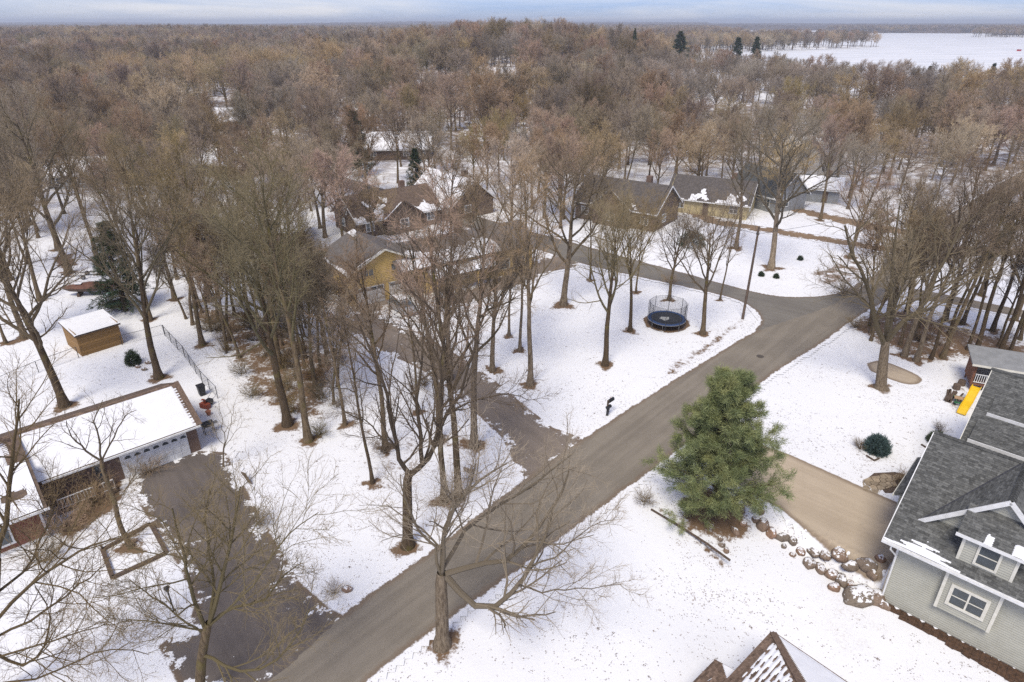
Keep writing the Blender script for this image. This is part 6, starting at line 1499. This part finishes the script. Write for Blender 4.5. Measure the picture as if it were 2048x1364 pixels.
# ------------------------------------------------------------------ boats, trailer, car, yard machines
def wheel(parent, c, r, w_, ax=(0, 1, 0)):
    m = MB(); k = 18; rings = []
    for y, rr_ in ((-w_/2, r*.62), (-w_/2, r*.92), (-w_*.3, r), (w_*.3, r), (w_/2, r*.92), (w_/2, r*.62)): rings.append([(c[0] + rr_*math.cos(2*math.pi*j/k), c[1] + y, c[2] + rr_*math.sin(2*math.pi*j/k)) for j in range(k)])
    m.loft(rings); wo_ = m.build('wheel', 'rubber', parent); m = MB()
    m.loft([[(c[0] + r*.6*math.cos(2*math.pi*j/k), c[1] + y, c[2] + r*.6*math.sin(2*math.pi*j/k)) for j in range(k)] for y in (-w_*.52, w_*.52)]); m.build('rim', 'steel', wo_)
def boat():
    c = G(190, 588); t = thing('covered_boat', 'brown tarp covered boat on blocks beside the green tarp', 'boat', (c[0], c[1], 0), R(14)); rings = []
    for x, w_, zb, zt, zc in ((-3.4, .08, .95, 1.2, 1.22), (-2.7, .62, .6, 1.2, 1.38), (-1.6, 1.0, .42, 1.15, 1.55), (-.2, 1.15, .38, 1.12, 1.72), (1.2, 1.15, .38, 1.1, 1.6), (2.6, 1.08, .42, 1.1, 1.3)): rings.append([(x, -w_, zt), (x, -w_*.7, (zb + zt)/2 - .05), (x, 0, zb), (x, w_*.7, (zb + zt)/2 - .05), (x, w_, zt), (x, w_*.5, (zt + zc)/2 + .06), (x, 0, zc), (x, -w_*.5, (zt + zc)/2 + .06)])
    MB().loft([[r_[i] for i in (0, 1, 2, 3, 4)] for r_ in rings]).build('hull', 'timber', t)
    MB().loft([[tuple(np.array(r_[i]) + (0, 0, .02)) for i in (4, 5, 6, 7, 0)] for r_ in rings]).build('cover', 'tarp', t)
    for x in (-1.8, 1.4): MB().box(x, x + .3, -.7, .7, 0, .45).build('support_block', 'timber', t)
    m = MB(); m.prism([(-1.9, -.3, 1.6), (-1.1, -.5, 1.6), (-.9, .1, 1.72), (-1.5, .2, 1.64)], (0, 0, .03)); m.build('snow_patch', 'snow', t)
boat()
def tarp_trailer():
    c = G(236, 612); t = thing('tarped_trailer', 'trailer load under a green tarp dusted with snow', 'trailer', (c[0], c[1], 0), R(-52))
    MB().box(-2.2, 2.2, -1.0, 1.0, .55, .7).build('bed', 'timber', t)
    rings = [[(x, -1.05, .7), (x, 1.05, .7), (x, 1.05, zt), (x, .5, zt + .12), (x, -.5, zt + .12), (x, -1.05, zt)] for x, zt in ((-2.2, 1.1), (-1, 1.3), (.4, 1.22), (2.1, 1.0))]; m = MB(); m.loft(rings); ta = m.build('tarp', 'greentarp', t)
    snow_sheet(ta, (-1.9, -1.0, 1.32), (1, 0, 0), (0, 1, 0), 3.4, 2.0, lambda S, T: .85 - .6*(S < .2) - .2*T, .12, .04, 71)
    for y in (-1.1, 1.1): wheel(t, (0, y, .33), .33, .2)
    MB().bar((2.2, 0, .55), (3.5, 0, .5), .09).build('tongue', 'darksteel', t)
    for i in range(6): MB().bar((-2.0 + i*.7, -1.6, .12), (-1.6 + i*.7, 1.5, .3), .07).build('loose_pole', 'timber', t)
tarp_trailer()
def trailer_frame():
    c = G(165, 555); t = thing('boat_trailer', 'empty black boat trailer frame with two white wheels', 'trailer', (c[0], c[1], 0), R(16))
    for y in (-.7, .7): MB().bar((-2.6, y, .5), (2.2, y*.9, .5), .09).build('side_rail', 'darksteel', t)
    for x in (-2.4, -.8, .7, 2.0): MB().bar((x, -.72, .5), (x, .72, .5), .07).build('cross_member', 'darksteel', t)
    MB().bar((-2.6, 0, .5), (-4.2, 0, .45), .08).build('tongue', 'darksteel', t)
    for y in (-.95, .95): wheel(t, (.4, y, .3), .3, .18)
trailer_frame()
def car():
    c = G(806, 622); t = thing('silver_car', 'silver car with snow on its roof parked by the yellow garage', 'car', (c[0], c[1], .03), R(-50)); rings = []
    for x, w_, zb, zt in ((-2.25, .70, .42, .72), (-2.15, .84, .28, .86), (-1.3, .90, .24, .94), (0, .91, .24, .96), (1.2, .90, .24, .94), (2.0, .86, .28, .90), (2.2, .74, .40, .78)): rings.append([(x, -w_, zb + .12), (x, -w_*.9, zb), (x, w_*.9, zb), (x, w_, zb + .12), (x, w_, zt - .14), (x, w_*.88, zt), (x, -w_*.88, zt), (x, -w_, zt - .14)])
    m = MB(); m.loft(rings); m.build('body', 'carpaint', t, True)
    m = MB(); m.loft([[(x, -w_, z0), (x, w_, z0), (x2, w2, z1), (x2, -w2, z1)] for x, x2, w_, w2, z0, z1 in ((-1.95, -1.5, .8, .64, .90, 1.42), (-.8, -.7, .83, .68, .93, 1.54), (.4, .2, .83, .68, .93, 1.52), (1.35, .55, .80, .62, .92, 1.45))]); m.build('cabin_glass', 'glass', t)
    m = MB(); m.loft([[(x, -w_, z), (x, w_, z), (x, w_*.9, z + .06), (x, -w_*.9, z + .06)] for x, w_, z in ((-1.55, .66, 1.42), (-.6, .70, 1.53), (.2, .69, 1.51), (.62, .62, 1.44))]); ro = m.build('roof', 'carpaint', t)
    snow_sheet(ro, (-1.5, -.62, 1.56), (1, 0, 0), (0, 1, 0), 2.0, 1.24, lambda S, T: 1.0, .1, .05, 81)
    for x in (-1.4, 1.4):
        for y in (-.84, .84): wheel(t, (x, y, .33), .33, .2)
    for y in (-.6, .6): MB().box(2.14, 2.22, y - .16, y + .16, .62, .76).build('headlight', 'white', t); MB().box(-2.27, -2.2, y - .14, y + .14, .6, .8).build('tail_light', 'flagred', t)
    for s in (-1, 1): MB().box(.75, .9, s*.95 - .06, s*.95 + .06, .95, 1.07).build('wing_mirror', 'carpaint', t)
car()
def machines():
    c = G(413, 815); t = thing('snow_blower', 'orange red snow blower beside the brick house gable', 'snow blower', (c[0], c[1], 0), R(-20))
    MB().box(-.45, .45, -.3, .1, .05, .5).build('auger_housing', 'rust', t); MB().box(-.25, .25, .1, .7, .25, .6).build('engine', 'black', t); MB().tube([(0, -.1, .5), (.05, -.1, .85), (.05, -.3, 1.0)], [.12, .1, .1], 10).build('chute', 'rust', t)
    for s in (-.3, .3): MB().tube([(s, .6, .55), (s, 1.25, .95)], .02, 6).build('handlebar', 'steel', t); wheel(t, (0, s*.9 + .35, .2), .2, .12)
    c = G(418, 830); p = MB(); p.lathe([(.14, 0), (.22, .38), (.24, .38), (.24, .42), (.18, .42)], (0, 0, 0), 16); tag(p.build('flower_pot', 'terra', loc=(c[0], c[1], 0)), 'empty terracotta pot next to the snow blower', 'pot')
    c = G(419, 865); t = thing('grill', 'dark covered barbecue grill against the brick garage corner', 'grill', (c[0], c[1], 0), R(42))
    m = MB(); m.loft([[(x, -.3, .7), (x, .3, .7), (x, .3, .9), (x, .12, 1.1), (x, -.12, 1.1), (x, -.3, .9)] for x in (-.42, .42)]); m.build('hood', 'black', t)
    for x in (-.38, .38):
        for y in (-.25, .25): MB().bar((x, y, 0), (x, y, .7), .05).build('leg', 'darksteel', t)
    MB().box(.42, .8, -.22, .22, .78, .82).build('side_shelf', 'steel', t)
    c = G(405, 790); t = thing('wheeled_bin', 'dark wheeled bin behind the brick house gable', 'bin', (c[0], c[1], 0), R(42))
    m = MB(); m.loft([[(-w_, -w_, z), (w_, -w_, z), (w_, w_, z), (-w_, w_, z)] for w_, z in ((.24, .05), (.31, 1.0))]); m.build('body', 'black', t); MB().box(-.34, .34, -.36, .32, 1.0, 1.07).build('lid', 'black', t)
machines()
# ice shanty and figures out on the lake
for x, y, lab in ((595, 835, 'red ice fishing shanty on the frozen lake'),):
    t = thing('ice_shanty', lab, 'shanty', (x, y, .35), .4); MB().box(-2.2, 2.2, -1.2, 1.2, 0, 1.9).build('cabin', 'flagred', t); m = MB(); slab(m, [(-2.4, -1.4, 1.9), (2.4, -1.4, 1.9), (2.4, 1.4, 2.3), (-2.4, 1.4, 2.3)], .1); m.build('roof', 'white', t)

# ------------------------------------------------------------------ air
def haze():
    m, t = new_mat('haze_air'); v = N(t, 'ShaderNodeVolumePrincipled'); o = N(t, 'ShaderNodeOutputMaterial'); t.links.new(v.outputs[0], o.inputs['Volume'])
    v.inputs['Color'].default_value = (.86, .92, 1.0, 1); v.inputs['Density'].default_value = .00026; v.inputs['Anisotropy'].default_value = .2
    b = MB(); b.box(-9300, 9300, -600, 9800, -6, 52); b.build('haze', m, kind='stuff')
haze()
